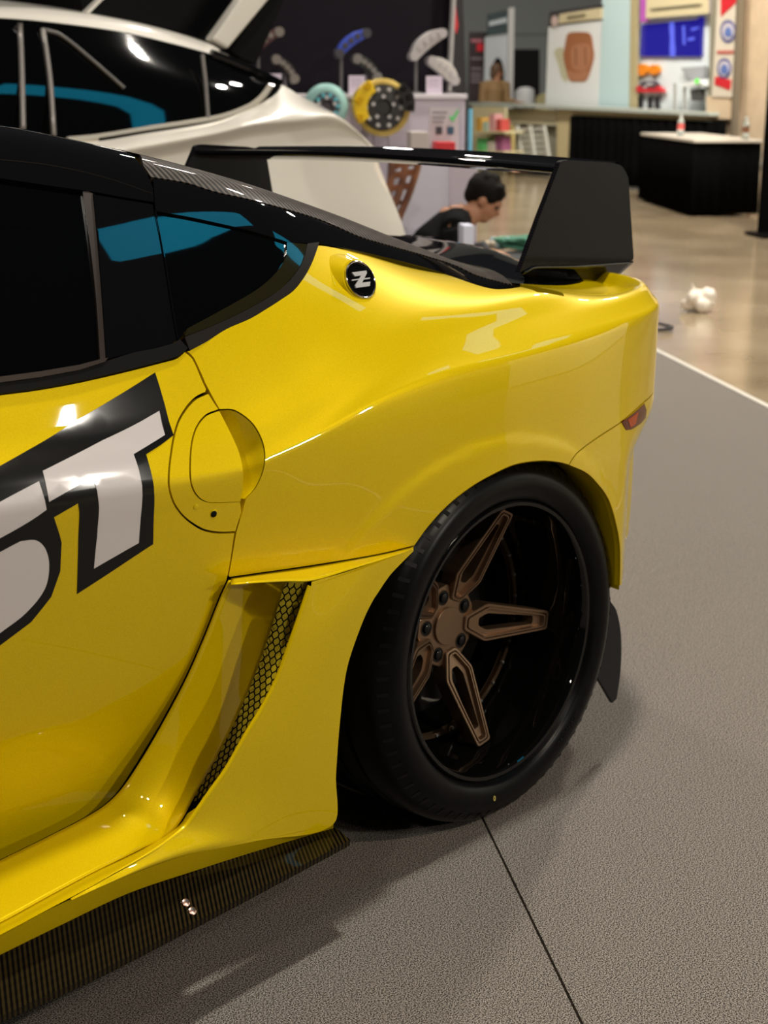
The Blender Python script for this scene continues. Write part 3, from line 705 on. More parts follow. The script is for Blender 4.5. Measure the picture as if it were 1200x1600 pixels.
# shoulder blocks pressed in relief round the sidewall, and moulded lettering
sb = MB()
for k in range(72):
    a = 2*PI*k/72
    q = [wpt(.316, a-.014, -.008), wpt(.316, a+.010, -.008), wpt(.330, a+.014, .006), wpt(.330, a-.006, .006)]
    sb.prism(q, -AX*.0007)
tag(sb.build('shoulder_blocks', SIDEWALL, rim, smooth=False), kind='stuff')
def arc_text(txt, r, a0, size, m, name, flip=1):
    c = bpy.data.curves.new('t', 'FONT'); c.body = txt; c.size = size; c.extrude = .0008; c.align_x = 'CENTER'
    o = bpy.data.objects.new('t', c); COL.objects.link(o); bpy.context.view_layer.update()
    me = o.to_mesh(); V = np.array([v.co[:] for v in me.vertices]); F = [tuple(p.vertices) for p in me.polygons]; o.to_mesh_clear(); bpy.data.objects.remove(o)
    P = []
    for x, y, z in V:
        a = a0+flip*x/r; rr = r-flip*y*-1 if flip < 0 else r-y*-1
        rr = r+(y if flip < 0 else -y)
        yy = np.interp(rr, [.272, .285, .298, .312, .3205], [-.009, -.013, -.014, -.010, -.003])
        P.append(wpt(rr, a, yy-.0006-z))
    return link(name, P, F, m, rim, smooth=False)
arc_text('MADE IN JAPAN', .286, math.radians(-52), .011, SIDEWALL, 'sidewall_lettering', 1)
arc_text('0', .294, math.radians(-100), .013, mat('yellow_mark', (.6, .5, .12), rough=.5), 'balance_mark', 1)

# brake disc and caliper inside
MB().lathe([(.10, .200), (.185, .200), (.1875, .203), (.1875, .226), (.185, .229), (.10, .229)], c=WC, M=WM, n=96).build('brake_disc', mat('disc_iron', (.03, .027, .025), rough=.35, metal=.8), rim)
br = MB().lathe([(.2135, .150), (.2225, .150), (.2225, .162), (.2135, .162)], c=WC, M=WM, n=96)
br.build('barrel_ring', mat('ring_bronze', (.14, .09, .055), rough=.35, metal=.8), rim)
bb = MB()
for k in range(30):
    a = 2*PI*k/30; bb.lathe([(.0035, .004), (.0035, -.003), (1e-4, -.004)], c=wpt(.218, a, .150), M=WM, n=8)
tag(bb.build('ring_bolts', STEEL, rim), kind='stuff')
cal = MB()
outer = []
for k in range(13): a = math.radians(118+k*62/12); outer.append((.205, a))
inn = [(.125, a) for r, a in outer[::-1]]
cal.prism([wpt(r, a, .172) for r, a in outer+inn], AX*.07)
cal.build('brake_caliper', mat('caliper_brown', (.045, .027, .016), rough=.4, coat=.5), rim, smooth=False, bevel=.004)
# hub plate
hp = MB()
ang = [math.radians(-9.6+36+72*k) for k in range(5)]
poly = []
for k in range(5):
    a = math.radians(-9.6+72*k)
    poly += [(.080, a-.42), (.070, a), (.080, a+.42)]
hp.prism([wpt(r, a, .1405) for r, a in poly], AX*.03)
hub = hp.build('hub_plate', BRONZE, rim, smooth=False, bevel=.003)
MB().lathe([(1e-4, .1350), (.0352, .1350), (.0358, .1356), (.0358, .150)], c=WC, M=WM, n=48).build('center_cap', BRONZE, rim)
for a in ang:
    MB().lathe([(.0150, .1410), (.0150, .1395), (.0138, .1395), (.0138, .1410)], c=wpt(.0572, a, 0), M=WM, n=24).build('lug_seat', BRONZE_D, rim)
    MB().lathe([(.0138, .1402), (.0095, .1402), (.0090, .136), (.006, .1345), (1e-4, .1345)], c=wpt(.0572, a, 0), M=WM, n=18).build('lug_nut', mat('lug_black', (.004, .004, .0045), rough=.4, coat=.25, spec=.1), rim)
def offset_poly(Q, d):
    return inset_poly(np.array(Q, float), d)
base_poly = [(.049, -.0135), (.049, .0135), (.096, .0375), (.2350, .0185), (.2350, -.0185), (.096, -.0375)]
slot_poly = [(.086, -.0075), (.086, .0075), (.104, .0165), (.207, .0085), (.207, -.0085), (.104, -.0165)]
# rounded corners: resample each polygon with the same count
def dens(Q, n=6):
    out = []
    N = len(Q)
    for i in range(N):
        p = np.array(Q[i]); a = np.array(Q[i-1]); b = np.array(Q[(i+1) % N])
        ra = min(.006, .3*np.linalg.norm(a-p)); rb = min(.006, .3*np.linalg.norm(b-p)); rr = min(ra, rb)
        pa = p+(a-p)/np.linalg.norm(a-p)*rr; pb = p+(b-p)/np.linalg.norm(b-p)*rr
        for k in range(n): t = k/(n-1); out.append((1-t)**2*pa+2*t*(1-t)*p+t*t*pb)
    return out
def spoke_h(r): return .136-(.136-.0785)*((r-.05)/.185)
loops = [(dens(base_poly), .034), (dens(base_poly), .0015), (dens(offset_poly(base_poly, .0012)), 0.), (dens(offset_poly(base_poly, .0045)), 0.),
         (dens(offset_poly(base_poly, .0055)), .0045), (dens(offset_poly(base_poly, .0070)), .0045), (dens(offset_poly(base_poly, .0078)), -.0005), (dens(offset_poly(base_poly, .0100)), -.0005),
         (dens(offset_poly(base_poly, .0118)), .0085)]
slot = dens(slot_poly)
loops += [(slot, .0085), (slot, .034)]
proto = None
for k in range(5):
    a = math.radians(-9.6+72*k)
    def sp(q, dz): r, t = q[0], q[1]; return WC+AX*(spoke_h(r)+dz)+XX*(r*math.cos(a)-t*math.sin(a))+ZX*(r*math.sin(a)+t*math.cos(a))
    m_ = MB(); n = len(slot)
    for L, dz in loops: m_.v += [tuple(sp(q, dz)) for q in L]
    for i in range(len(loops)-1): m_.f += [[i*n+j, i*n+(j+1) % n, (i+1)*n+(j+1) % n, (i+1)*n+j] for j in range(n)]
    i = len(loops)-1; m_.f += [[i*n+j, i*n+(j+1) % n, (j+1) % n, j] for j in range(n)]
    s_ = m_.build('spoke', BRONZE, rim, autosmooth=30)
# ------------------------------------------------------------------ hall behind the car
def M_(n, c, r=.6, **k): return mat(n, c, rough=r, **k)
WHITE = M_('white_laminate', (.62, .58, .62), .4); LILAC = M_('lilac_white', (.50, .44, .52), .5)
BLACKW = M_('black_wall', (.009, .007, .011), .8, spec=.1); CREAM = M_('cream_panel', (.62, .54, .34), .5)
GREYW = M_('grey_wall', (.34, .37, .37), .8); BEIGE = M_('beige_wall', (.56, .43, .29), .8)
CYAN = M_('pale_cyan_panel', (.52, .68, .70), .6); REDM = M_('red_print', (.55, .02, .03), .5)
BLKC = speckle(M_('black_cloth', (.003, .003, .003), .95, spec=.0), (.002, .002, .002), (.005, .005, .005), 120, 3)
PLW = M_('white_paint_metal', (.55, .52, .47), .35, coat=1., coat_r=.05)
SKIN = M_('skin', (.36, .17, .095), .55); HAIR = M_('dark_hair', (.006, .0045, .004), .7, spec=.1); BRN_HAIR = M_('brown_hair', (.09, .045, .02), .6)
class PL:
    def __init__(s, p, n): s.p = np.asarray(p, float); s.n = np.asarray(n, float)/np.linalg.norm(n)
    def at(s, px, py, off=0.): return onplane(px, py, s.p+s.n*off, s.n)        # off > 0: nearer the camera
def facing(D): return PL(atD(600, 130, D), -HA)
def sheet(name, pl, pts, m, off=0., th=.01, parent=None, smooth=False, bevel=0.):
    P = [pl.at(x, y, off) for x, y in pts]
    return MB().prism(P, -pl.n*th).build(name, m, parent, smooth=smooth, bevel=bevel)
def ell(cx, cy, rx, ry, n=24, a0=0, a1=2*PI): return [(cx+rx*math.cos(a), cy+ry*math.sin(a)) for a in np.linspace(a0, a1, n, endpoint=a1-a0 < 6.2)]
def root(name, loc, label, cat, group=None):
    o = empty(name, loc); ORG[o.name] = tuple(loc); return tag(o, label, cat, group)
def drop(P, z=0.): q = np.array(P, float); q[2] = z; return q

# --- back wall
bw = facing(33)
a, b = bw.at(560, 130), bw.at(1400, 130)
tag(MB().prism([drop(a), drop(b), drop(b, 6), drop(a, 6)], HA*.2).build('wall_back', GREYW, smooth=False), kind='structure')
tag(sheet('trim_1', bw, [(740, 52), (858, 52), (858, 55), (740, 55)], M_('grey_trim', (.22, .25, .25)), off=.02, th=.02), kind='structure')
dr_ = sheet('door_1', bw, [(802, 77), (843, 77), (843, 245), (802, 245)], M_('door_black', (.004, .004, .005), .8), off=.03, th=.02); tag(dr_, kind='structure')

# --- black display wall and counter of the brake stand
dw = facing(9.6)
a, b = dw.at(-330, 130), dw.at(722, 130)
tag(MB().prism([drop(a), drop(b), drop(b, 2.6), drop(a, 2.6)], HA*.08).build('wall_display', BLACKW, smooth=False), kind='structure')
ct = facing(9.1)
cz = ct.at(600, 147)[2]
q0, q1 = ct.at(440, 147), ct.at(727, 147)
counter = root('display_counter', drop((q0+q1)/2), 'white lilac display counter in front of the black wall', 'counter')
MB().prism([drop(q0, cz-.03), drop(q1, cz-.03), drop(q1), drop(q0)], HA*.42).build('cabinet', LILAC, counter, smooth=False, bevel=.004)
MB().prism([drop(q0-HB*.02-HA*.02, cz-.03), drop(q1+HB*.01-HA*.02, cz-.03), drop(q1+HB*.01-HA*.02, cz), drop(q0-HB*.02-HA*.02, cz)], HA*.46).build('counter_top', WHITE, counter, smooth=False, bevel=.004)
for px in (583, 606): sheet('panel_joint', ct, [(px, 200), (px+1.2, 200), (px+1.2, 330), (px, 330)], M_('joint_grey', (.2, .18, .21)), off=.002, th=.003, parent=counter)
# calipers on posts
def caliper(px0, py0, px1, py1, thick, m, label, post=None, m2=None, bow=.35):
    pl = facing(9.25)
    A = pl.at(px0, py0); B = pl.at(px1, py1); c = (A+B)/2; L = np.linalg.norm(B-A); d = (B-A)/L
    up = np.cross(HA, d); up = up*np.sign(up[2]) if abs(up[2]) > .1 else up
    base = drop(c, cz)
    t = root('brake_caliper', base, label, 'brake caliper', 'brake calipers standing on the display counter')
    k = MB(); N_ = 9; T = thick
    top = [A+d*L*s+up*(bow*L*(.25-(s-.5)**2)+T*.5*(1-abs(2*s-1)**3*.55)) for s in np.linspace(0, 1, N_)]
    bot = [A+d*L*s+up*(bow*L*(.25-(s-.5)**2)*.9-T*.5*(1-abs(2*s-1)**3*.3)) for s in np.linspace(.04, .96, N_)][::-1]
    k.prism([p-HA*.05 for p in top+bot], HA*.1); k.build('caliper_body', m, t, smooth=False, bevel=.012)
    for s in (.06, .94):
        M = Vector(HA).to_track_quat('Z', 'Y').to_matrix()
        MB().lathe([(.03, -.06), (.03, .06), (.016, .062), (1e-4, .062)], c=A+d*L*s, M=M, n=16, cap=True).build('end_lug', m2 or m, t)
    for s in (.3, .5, .7):
        MB().lathe([(.018, -.058), (.018, -.05), (.0, -.05)], c=A+d*L*s+up*bow*L*(.25-(s-.5)**2), M=Vector(HA).to_track_quat('Z', 'Y').to_matrix(), n=12, cap=True).build('piston_cap', m2 or m, t)
    pb = c if post is None else pl.at(post, py0)
    MB().tube([drop(c+HA*.0 if post is None else pl.at(post, 100), cz), (c if post is None else pl.at(post, (py0+py1)/2))], .011, n=10).lathe([(.05, 0), (.05, .01), (.011, .015)], c=drop(c if post is None else pl.at(post, 100), cz), n=20, cap=True).build('post', M_('post_grey', (.2, .19, .2), .4, metal=.5), t)
    return t
GM = M_('caliper_grey', (.25, .22, .20), .4, metal=.5); DK = M_('caliper_dark', (.03, .022, .022), .4)
caliper(394, 86, 438, 48, .06, M_('caliper_darkred', (.09, .03, .035), .4), 'dark red and grey brake caliper on the leftmost post', 403, GM)
caliper(429, 91, 461, 125, .055, DK, 'small dark brake caliper tilted down beside the left placard', None, GM)
caliper(526, 86, 574, 50, .065, M_('caliper_blue', (.05, .09, .55), .35, coat=.5), 'bright blue brake caliper on the middle post', 533, M_('lug_dark', (.05, .045, .06), .4))
caliper(555, 90, 590, 122, .06, M_('caliper_black', (.012, .012, .012), .35, coat=.5), 'black brake caliper tilted above the middle placard', None, M_('lug_grey', (.18, .17, .16), .4))
SILV = M_('caliper_silver', (.46, .43, .44), .4, metal=.3)
caliper(643, 90, 692, 50, .085, SILV, 'large silver brake caliper on the right post', 650, SILV)
caliper(671, 93, 711, 128, .085, M_('caliper_white', (.55, .52, .50), .4), 'off white brake caliper tilted down at the right end of the counter', 700, SILV)
for (x0, x1, y0, y1, lb) in ((415, 440, 114, 146, 'small white placard left on the counter, behind the white car'), (545, 570, 117, 146, 'small white placard beneath the black brake caliper'), (666, 691, 119, 147, 'small white placard beneath the off white brake caliper')):
    pl = facing(9.2); P = [pl.at(x, y) for x, y in ((x0, y0), (x1, y0), (x1, y1), (x0, y1))]
    dz = cz-P[2][2]; P = [p+np.array([0, 0, dz]) for p in P]
    pc = root('placard', drop((P[2]+P[3])/2, cz), lb, 'placard', 'white placards on the display counter')
    MB().prism(P, HA*.012).build('card', M_('placard_white', (.58, .50, .60), .5), pc, smooth=False)
    k = MB()
    for f0, f1 in ((.2, .26), (.38, .42), (.54, .58)):
        e0 = P[0]+(P[3]-P[0])*f0; e1 = P[0]+(P[3]-P[0])*f1; ww = P[1]-P[0]
        k.prism([e0+ww*.15-HA*.001, e0+ww*.8-HA*.001, e1+ww*.8-HA*.001, e1+ww*.15-HA*.001], HA*.003)
    tag(k.build('print', M_('placard_print', (.36, .30, .42), .6), pc, smooth=False), kind='stuff')
# brake discs hung on the counter front
def disc(px, py, rpx, m_ring, m_hat, m_bolt, label, inner=.62):
    pl = facing(8.95); c = pl.at(px, py); s = np.linalg.norm(pl.at(px+rpx, py)-c)
    M = Vector(-HA).to_track_quat('Z', 'Y').to_matrix()
    t = root('brake_disc', drop(c, c[2]-s), label, 'brake disc')
    MB().lathe([(s*inner, .0), (s*inner, .03), (s*.97, .03), (s, .027), (s, 0)], c=c, M=M, n=48).build('friction_ring', m_ring, t)
    MB().lathe([(s*inner, .005), (s*inner*.96, .045), (s*.30, .05), (s*.26, .03), (1e-4, .03)], c=c, M=M, n=40).build('hat', m_hat, t)
    for k in range(10):
        a = 2*PI*k/10; p = c+(Vector(HB)*math.cos(a)+Vector((0, 0, 1))*math.sin(a))*s*inner*.8
        MB().lathe([(.014, .044), (.014, .054), (1e-4, .056)], c=p, M=M, n=10).build('bolt', m_bolt, t)
    for k in range(5):
        a = 2*PI*k/5+.3; p = c+(Vector(HB)*math.cos(a)+Vector((0, 0, 1))*math.sin(a))*s*.38
        MB().lathe([(.012, .048), (.012, .056), (1e-4, .056)], c=p, M=M, n=10).build('stud', M_('stud_white', (.5, .48, .48), .4), t)
    MB().tube([c, c+HA*.16], .03, n=12).build('bracket', M_('post_grey', (.2, .19, .2)), t)
    return t, c, s
d1, c1, s1 = disc(597, 168, 43, M_('gold_ring', (.50, .36, .09), .35, metal=.4), M_('hat_black', (.02, .018, .018), .5), M_('bolt_silver', (.5, .48, .46), .35, metal=.5), 'gold rimmed brake disc with a black hat and a yellow clamp', .80)
d2, c2, s2 = disc(509, 166, 34, M_('teal_ring', (.30, .52, .50), .35, metal=.3), M_('hat_dark', (.05, .04, .05), .5), M_('bolt_teal', (.10, .42, .50), .35, metal=.3), 'silver teal brake disc partly behind the white car')
def clamp(c, s, a0, a1, m, label, k0=.72, k1=1.16):
    t = root('brake_caliper', drop(c, c[2]-s), label, 'brake caliper')
    ex, ez = np.array(HB), np.array([0, 0, 1.]); aa = np.radians(np.linspace(a0, a1, 9))
    P = [c+(ex*math.cos(a)+ez*math.sin(a))*s*(k1-.06*abs(i-4)/4) for i, a in enumerate(aa)]+[c+(ex*math.cos(a)+ez*math.sin(a))*s*k0 for a in aa[::-1]]
    MB().prism([p-HA*.09 for p in P], HA*.12).build('caliper_body', m, t, smooth=False, bevel=.014)
    for a in (aa[1], aa[4], aa[7]):
        p = c+(ex*math.cos(a)+ez*math.sin(a))*s*.95-HA*.09
        MB().lathe([(.02, .012), (.02, -.002), (1e-4, .014)], c=p, M=Vector(-HA).to_track_quat('Z', 'Y').to_matrix(), n=12).build('piston_cap', m, t)
clamp(c1, s1, 118, 212, M_('caliper_yellow', (.75, .50, .01), .35, coat=.5), 'bright yellow brake caliper clamped on the gold rimmed disc', .62, 1.12)
clamp(c1, s1, -8, 52, M_('caliper_black', (.012, .012, .012)), 'black brake caliper clamped right on the gold rimmed disc', .70, 1.14)

# plinth with a price board and clutter, in front of the counter
pp = facing(8.4); pz = .86
q0, q1 = pp.at(622, 300), pp.at(746, 300)
pln = root('plinth', drop((q0+q1)/2), 'lilac white plinth behind the crouching person', 'plinth')
MB().prism([drop(q0, pz), drop(q1, pz), drop(q1), drop(q0)], HA*.4).build('plinth_body', M_('plinth_white', (.58, .56, .66), .5), pln, smooth=False, bevel=.005)
MB().prism([drop(q0+HB*.31-HA*.004, pz), drop(q1-HB*.005-HA*.004, pz), drop(q1-HB*.005-HA*.004, .0), drop(q0+HB*.31-HA*.004)], HA*.003).build('side_panel', LILAC, pln, smooth=False)
pq = facing(8.6)
pbd = root('price_board', drop(pq.at(694, 215), pz), 'pale price board with a green tick and two dark swatches', 'sign')
sheet('board', pq, [(671, 168), (717, 168), (717, 258), (671, 258)], M_('board_grey', (.52, .48, .52)), th=.02, parent=pbd)
sheet('tick', pq, [(702, 183), (705, 181), (708, 184), (715, 171), (717, 174), (709, 189), (706, 189)], M_('tick_green', (.08, .62, .16)), off=.006, th=.004, parent=pbd)
for x in (681, 699): sheet('swatch', pq, [(x, 198), (x+10, 198), (x+10, 210), (x, 210)], M_('swatch_dark' if x < 690 else 'swatch_blue', (.04, .04, .05) if x < 690 else (.03, .08, .14)), off=.006, th=.004, parent=pbd)
for i, yy in enumerate((174, 182, 189)): sheet('text_line', pq, [(676, yy), (699-3*i, yy), (699-3*i, yy+3), (676, yy+3)], M_('print_grey', (.28, .26, .29)), off=.005, th=.003, parent=pbd)
c = facing(8.3)
def bxs(name, x0, x1, y0, y1, D, dep, m, label, cat, zb=None, group=None):
    pl = facing(D); P = [pl.at(x, y) for x, y in ((x0, y0), (x1, y0), (x1, y1), (x0, y1))]
    if zb is not None: P[2][2] = P[3][2] = zb
    return tag(MB().prism(P, HA*dep).build(name, m, smooth=False, bevel=.004), label, cat, group)
bxs('product_box', 682, 712, 222, 232, 8.45, .12, REDM, 'flat red box lying before the price board', 'box', pz)
bxs('product_box', 642, 670, 206, 240, 8.45, .15, M_('box_pale', (.48, .42, .40)), 'pale carton left of the price board', 'box', pz)
bxs('carton', 724, 741, 352, 400, 7.3, .12, M_('carton_white', (.62, .64, .78), .5), 'upright white carton in front of the crouching person', 'box', 0)

# banner stand at the end of the wall
bn_ = facing(9.57)
t = root('banner_stand', drop(bn_.at(711, 130)), 'black pull up banner with a red stripe at the right end of the wall', 'banner')
sheet('banner', bn_, [(704, -60), (722, -60), (728, 150), (729, 440), (702, 440)], M_('banner_black', (.012, .009, .012)), th=.01, parent=t)
sheet('red_stripe', bn_, [(706, -10), (711, 0), (716, 40), (713, 54), (709, 40)], REDM, off=.004, th=.003, parent=t)
MB().tube([bn_.at(711, -60, .03), bn_.at(701, 145, .03), drop(bn_.at(697, 300, .03))], .018, n=8).build('pole', M_('pole_grey', (.35, .34, .34), .4), t)
bp_ = facing(9.0)
t = root('blue_tube', drop(bp_.at(735, 200)), 'slim light blue standing tube beside the counter', 'banner')  # plain unlit tube built for a narrow light blue strip
MB().tube([bp_.at(735, 170), drop(bp_.at(734, 300))], .014, n=10).build('tube', M_('sky_blue', (.16, .50, .72), .4), t)
MB().lathe([(.09, 0), (.09, .012), (.02, .02)], c=drop(bp_.at(734, 300)), n=20, cap=True).build('foot', MATTE, t)

# --- things far behind, left of the booths
t_ = facing(27.5)
t = root('roll_up_banner', drop(t_.at(747, 130)), 'dark roll up banner with red and white print far behind', 'banner')
sheet('banner', t_, [(733, 50), (761, 50), (759, 237), (732, 237)], M_('banner_dark', (.03, .016, .02)), th=.02, parent=t)
sheet('red_square', t_, [(745, 68), (756, 68), (756, 80), (745, 80)], M_('red_bright', (.7, .01, .03)), off=.02, th=.01, parent=t)
sheet('red_word', t_, [(736, 61), (754, 61), (754, 66), (736, 66)], M_('pinkish', (.5, .16, .2)), off=.02, th=.01, parent=t)
for y in (90, 106, 114, 120, 126): sheet('text_line', t_, [(736, y), (754, y), (754, y+3), (736, y+3)], M_('print_pale', (.25, .2, .23)), off=.02, th=.01, parent=t)
t_ = facing(27)
t = root('sign_panel', drop(t_.at(780, 130)), 'white booth panel with a dark teal sign on top', 'panel')
sheet('panel', t_, [(758, 58), (795, 52), (793, 239), (754, 239)], M_('panel_white', (.52, .56, .60)), th=.04, parent=t)
sheet('sign', t_, [(762, 22), (794, 15), (793, 52), (761, 56)], M_('sign_teal', (.03, .055, .06)), off=.03, th=.03, parent=t)
sheet('sign_word', t_, [(764, 34), (792, 27), (792, 35), (764, 41)], M_('sign_white', (.5, .56, .6)), off=.05, th=.01, parent=t)
sheet('opening', t_, ell(778, 120, 10, 30, 20), DARK, off=.01, th=.008, parent=t)
sheet('edge_post', t_, [(795, 12), (804, 12), (800, 239), (792, 239)], M_('post_white', (.62, .62, .62)), off=.1, th=.1, parent=t)

# people: one closed skin per body, grown from overlapping limbs
def fuse(name, mb, m, parent, vox=.012, sm=6):
    o = mb.build(name, m, parent)
    r = o.modifiers.new('r', 'REMESH'); r.mode = 'VOXEL'; r.voxel_size = vox
    s = o.modifiers.new('s', 'SMOOTH'); s.iterations = sm; s.factor = .5
    bpy.context.view_layer.update()
    ev = o.evaluated_get(bpy.context.evaluated_depsgraph_get()); me = bpy.data.meshes.new_from_object(ev)
    o.modifiers.clear(); o.data = me
    me.polygons.foreach_set('use_smooth', [True]*len(me.polygons)); me.materials.clear(); me.materials.append(m)
    return o
def head(mb, c, f, up, s=1.):
    """skull, jaw, nose, brow, ears; f = facing direction"""
    f = np.array(f)/np.linalg.norm(f); up = np.array(up)-f*(np.array(up)@f); up /= np.linalg.norm(up); l = np.cross(up, f)
    M = Matrix((f, l, up)).transposed(); W = lambda a, b, d: c+(f*a+l*b+up*d)*s
    mb.ball(W(-.012, 0, .03), .1*s, sc=(1., .80, .92), M=M); mb.ball(W(.02, 0, -.03), .075*s, sc=(.95, .85, 1.1), M=M)
    mb.ball(W(.052, 0, -.088), .034*s, sc=(1, 1.2, .9), M=M)
    mb.tube([W(.088, 0, .012), W(.112, 0, -.028), W(.092, 0, -.038)], [.011*s, .016*s, .012*s], n=8)
    mb.tube([W(.080, -.045, .02), W(.092, 0, .024), W(.080, .045, .02)], .013*s, n=8)
    mb.tube([W(.086, -.022, -.062), W(.094, 0, -.060), W(.086, .022, -.062)], .009*s, n=8)
    for b in (-1, 1): mb.ball(W(-.005, b*.082, -.012), .032*s, sc=(.7, .35, 1.05), M=M)
    return W, M
def hand(mb, w_, d, n, s=1.):
    """palm, four unequal fingers and a thumb, slightly curled"""
    d = np.array(d)/np.linalg.norm(d); n = np.array(n)-d*(np.array(n)@d); n /= np.linalg.norm(n); b = np.cross(n, d)
    mb.ball(w_+d*.045*s, .042*s, sc=(1.15, .95, .42), M=Matrix((d, b, n)).transposed())
    for k, L in enumerate((.066, .076, .071, .056)):
        p = w_+d*.08*s+b*(k-1.5)*.021*s
        mb.tube([p, p+d*L*.5*s-n*.008*s, p+d*L*.8*s-n*.03*s, p+d*L*.85*s-n*.045*s], [.0095*s, .009*s, .0085*s, .0075*s], n=8)
    p = w_+d*.03*s-b*.035*s
    mb.tube([p, p+d*.03*s-b*.03*s-n*.01*s, p+d*.06*s-b*.035*s-n*.025*s], [.012*s, .0105*s, .009*s], n=8)
R2 = CR.copy(); F2 = np.array([CF[0], CF[1], 0]); F2 /= np.linalg.norm(F2); UP = np.array([0, 0, 1.])
H = atD(757, 312, 8.0)
pe = root('person', drop(H-R2*.35), 'person with short dark hair in a black shirt crouching, head bowed, by the plinth', 'person')
def at8(px, py, dd=0.): return atD(px, py, 8.0+dd)
fdir = R2*.80-UP*.52-F2*.12; updir = R2*.5+UP*.85
body = MB()
Wh, Mh = head(body, H, fdir, updir, .98)
nk = at8(717, 337); ch = at8(690, 385); hip = drop(at8(655, 400), .26)
body.tube([H-updir*.05-R2*.02, at8(736, 337), nk], [.058, .060, .075], n=14)
body.tube([nk, ch, (ch+hip)/2, hip], [.10, .15, .145, .15], n=16)
for sgn in (-1, 1):
    sh = at8(708, 356)+F2*sgn*.17; el = drop(at8(712, 400)+F2*sgn*.22, .30); wr = drop(at8(768, 392)+F2*sgn*.12, .36 if sgn < 0 else .40)
    body.tube([nk+F2*sgn*.05, sh], [.07, .062], n=12); body.tube([sh, (sh+el)/2, el], [.058, .052, .042], n=12); body.tube([el, (el+wr)/2, wr], [.042, .038, .027], n=12)
    hand(body, wr, R2-UP*.25, UP*.8-F2*sgn*.4)
    kn = drop(hip+R2*.40+F2*sgn*.16, .40); an = drop(hip+R2*.16+F2*sgn*.15, .09); hp_ = hip+F2*sgn*.1
    body.tube([hp_, (hp_+kn)/2, kn], [.095, .08, .058], n=12); body.tube([kn, kn*.55+an*.45, an], [.056, .055, .036], n=12)
    body.ball(an+R2*.07-UP*.05, .06, sc=(1.9, .75, .6), M=Matrix((R2, F2, UP)).transposed())
fuse('body', body, SKIN, pe, .011, 4)
sh_ = MB()
sh_.tube([nk+(ch-nk)*.04, ch, (ch+hip)/2, hip+(hip-ch)*.05], [.098, .17, .165, .165], n=18)
for sgn in (-1, 1):
    s0 = at8(708, 356)+F2*sgn*.17; el = drop(at8(712, 400)+F2*sgn*.22, .30)
    sh_.tube([nk+F2*sgn*.06+(ch-nk)*.06, s0], [.082, .08], n=12); sh_.tube([s0, s0+(el-s0)*.7], [.078, .072], n=12)
fuse('shirt', sh_, M_('black_shirt', (.005, .005, .0055), .9, spec=.1), pe, .015, 4)
tr = MB(); tr.tube([hip+(ch-hip)*.1, hip], [.16, .165], n=16)
for sgn in (-1, 1):
    kn = drop(hip+R2*.40+F2*sgn*.16, .40); an = drop(hip+R2*.16+F2*sgn*.15, .09); hp_ = hip+F2*sgn*.1
    tr.tube([hp_, (hp_+kn)/2, kn], [.11, .095, .072], n=12); tr.tube([kn, kn*.55+an*.45, an+UP*.03], [.07, .068, .055], n=12)
fuse('trousers', tr, M_('dark_trousers', (.02, .02, .025), .8), pe, .016, 4)
so = MB()
for sgn in (-1, 1):
    an = drop(hip+R2*.16+F2*sgn*.15, .09); so.ball(an+R2*.075-UP*.045, .066, sc=(2.0, .8, .66), M=Matrix((R2, F2, UP)).transposed())
fuse('shoes', so, M_('shoe_black', (.02, .02, .02), .6), pe, .014, 2)
hr = MB()
hr.ball(Wh(-.024, 0, .045), .108, sc=(1.02, .86, .90), M=Mh); hr.ball(Wh(-.075, 0, .0), .062, sc=(.8, 1.15, 1.05), M=Mh)
for k in range(26):
    a = random.uniform(-1, 1); b = random.uniform(.0, PI); rr = .098
    p = Wh(rr*math.cos(b)*.9-.02, a*.06, .055+.085*math.sin(b)*(1-.3*a*a)); hr.ball(p, random.uniform(.018, .03), nu=8, nv=6)
for k in range(7): hr.ball(Wh(.062, -.05+.0166*k, .07), .024, nu=8, nv=6)
fuse('hair', hr, HAIR, pe, .009, 3)
ey = MB()
for b in (-1, 1): ey.ball(Wh(.086, b*.032, .004), .011, nu=10, nv=8)
for b in (-1, 1):
    e_ = MB(); e_.ball(Wh(.084, b*.032, .004), .012, nu=10, nv=8); e_.build('eye', M_('eye_dark', (.02, .015, .012), .3), pe)

# case with a heap of green cord by the person
cp_ = facing(7.75)
ctop = .36
q0 = atZ(744, 398, ctop); q1 = atZ(835, 408, ctop)
e_ = (q1-q0); e_[2] = 0; L_ = np.linalg.norm(e_); e_ /= L_; nrm = np.array([-e_[1], e_[0], 0])
t = root('equipment_case', drop((q0+q1)/2+nrm*.25), 'low black equipment case beside the crouching person', 'case')
MB().prism([drop(q0, ctop), drop(q1, ctop), drop(q1, .03), drop(q0, .03)], nrm*.5).build('case_body', M_('case_black', (.02, .02, .022), .5), t, smooth=False, bevel=.01)
MB().prism([drop(q0-e_*.01-nrm*.01, ctop-.05), drop(q1+e_*.01-nrm*.01, ctop-.05), drop(q1+e_*.01-nrm*.01, ctop-.03), drop(q0-e_*.01-nrm*.01, ctop-.03)], nrm*.52).build('rim_band', STEEL, t, smooth=False)
for k in (.1, .9):
    MB().lathe([(.03, 0), (.03, .03)], c=drop(q0+e_*L_*k+nrm*.25), n=14, cap=True).build('foot', MATTE, t)
gc = atZ(790, 392, ctop)+nrm*.1
mbg = MB(); pts = []
for k in range(260):
    a = k*.42; r = .085+.035*math.sin(k*.61)+.012*math.sin(k*2.3)
    pts.append(gc+e_*r*1.25*math.cos(a)+nrm*r*math.sin(a)+UP*(.014+.075*abs(math.sin(k*.17))*(1-.4*abs(math.sin(a*.5)))))
mbg.tube(pts, .0085, n=6)
tag(mbg.build('green_cord', M_('cord_green', (.06, .22, .14), .5)), 'tangled heap of green cord on the black equipment case', 'cord')
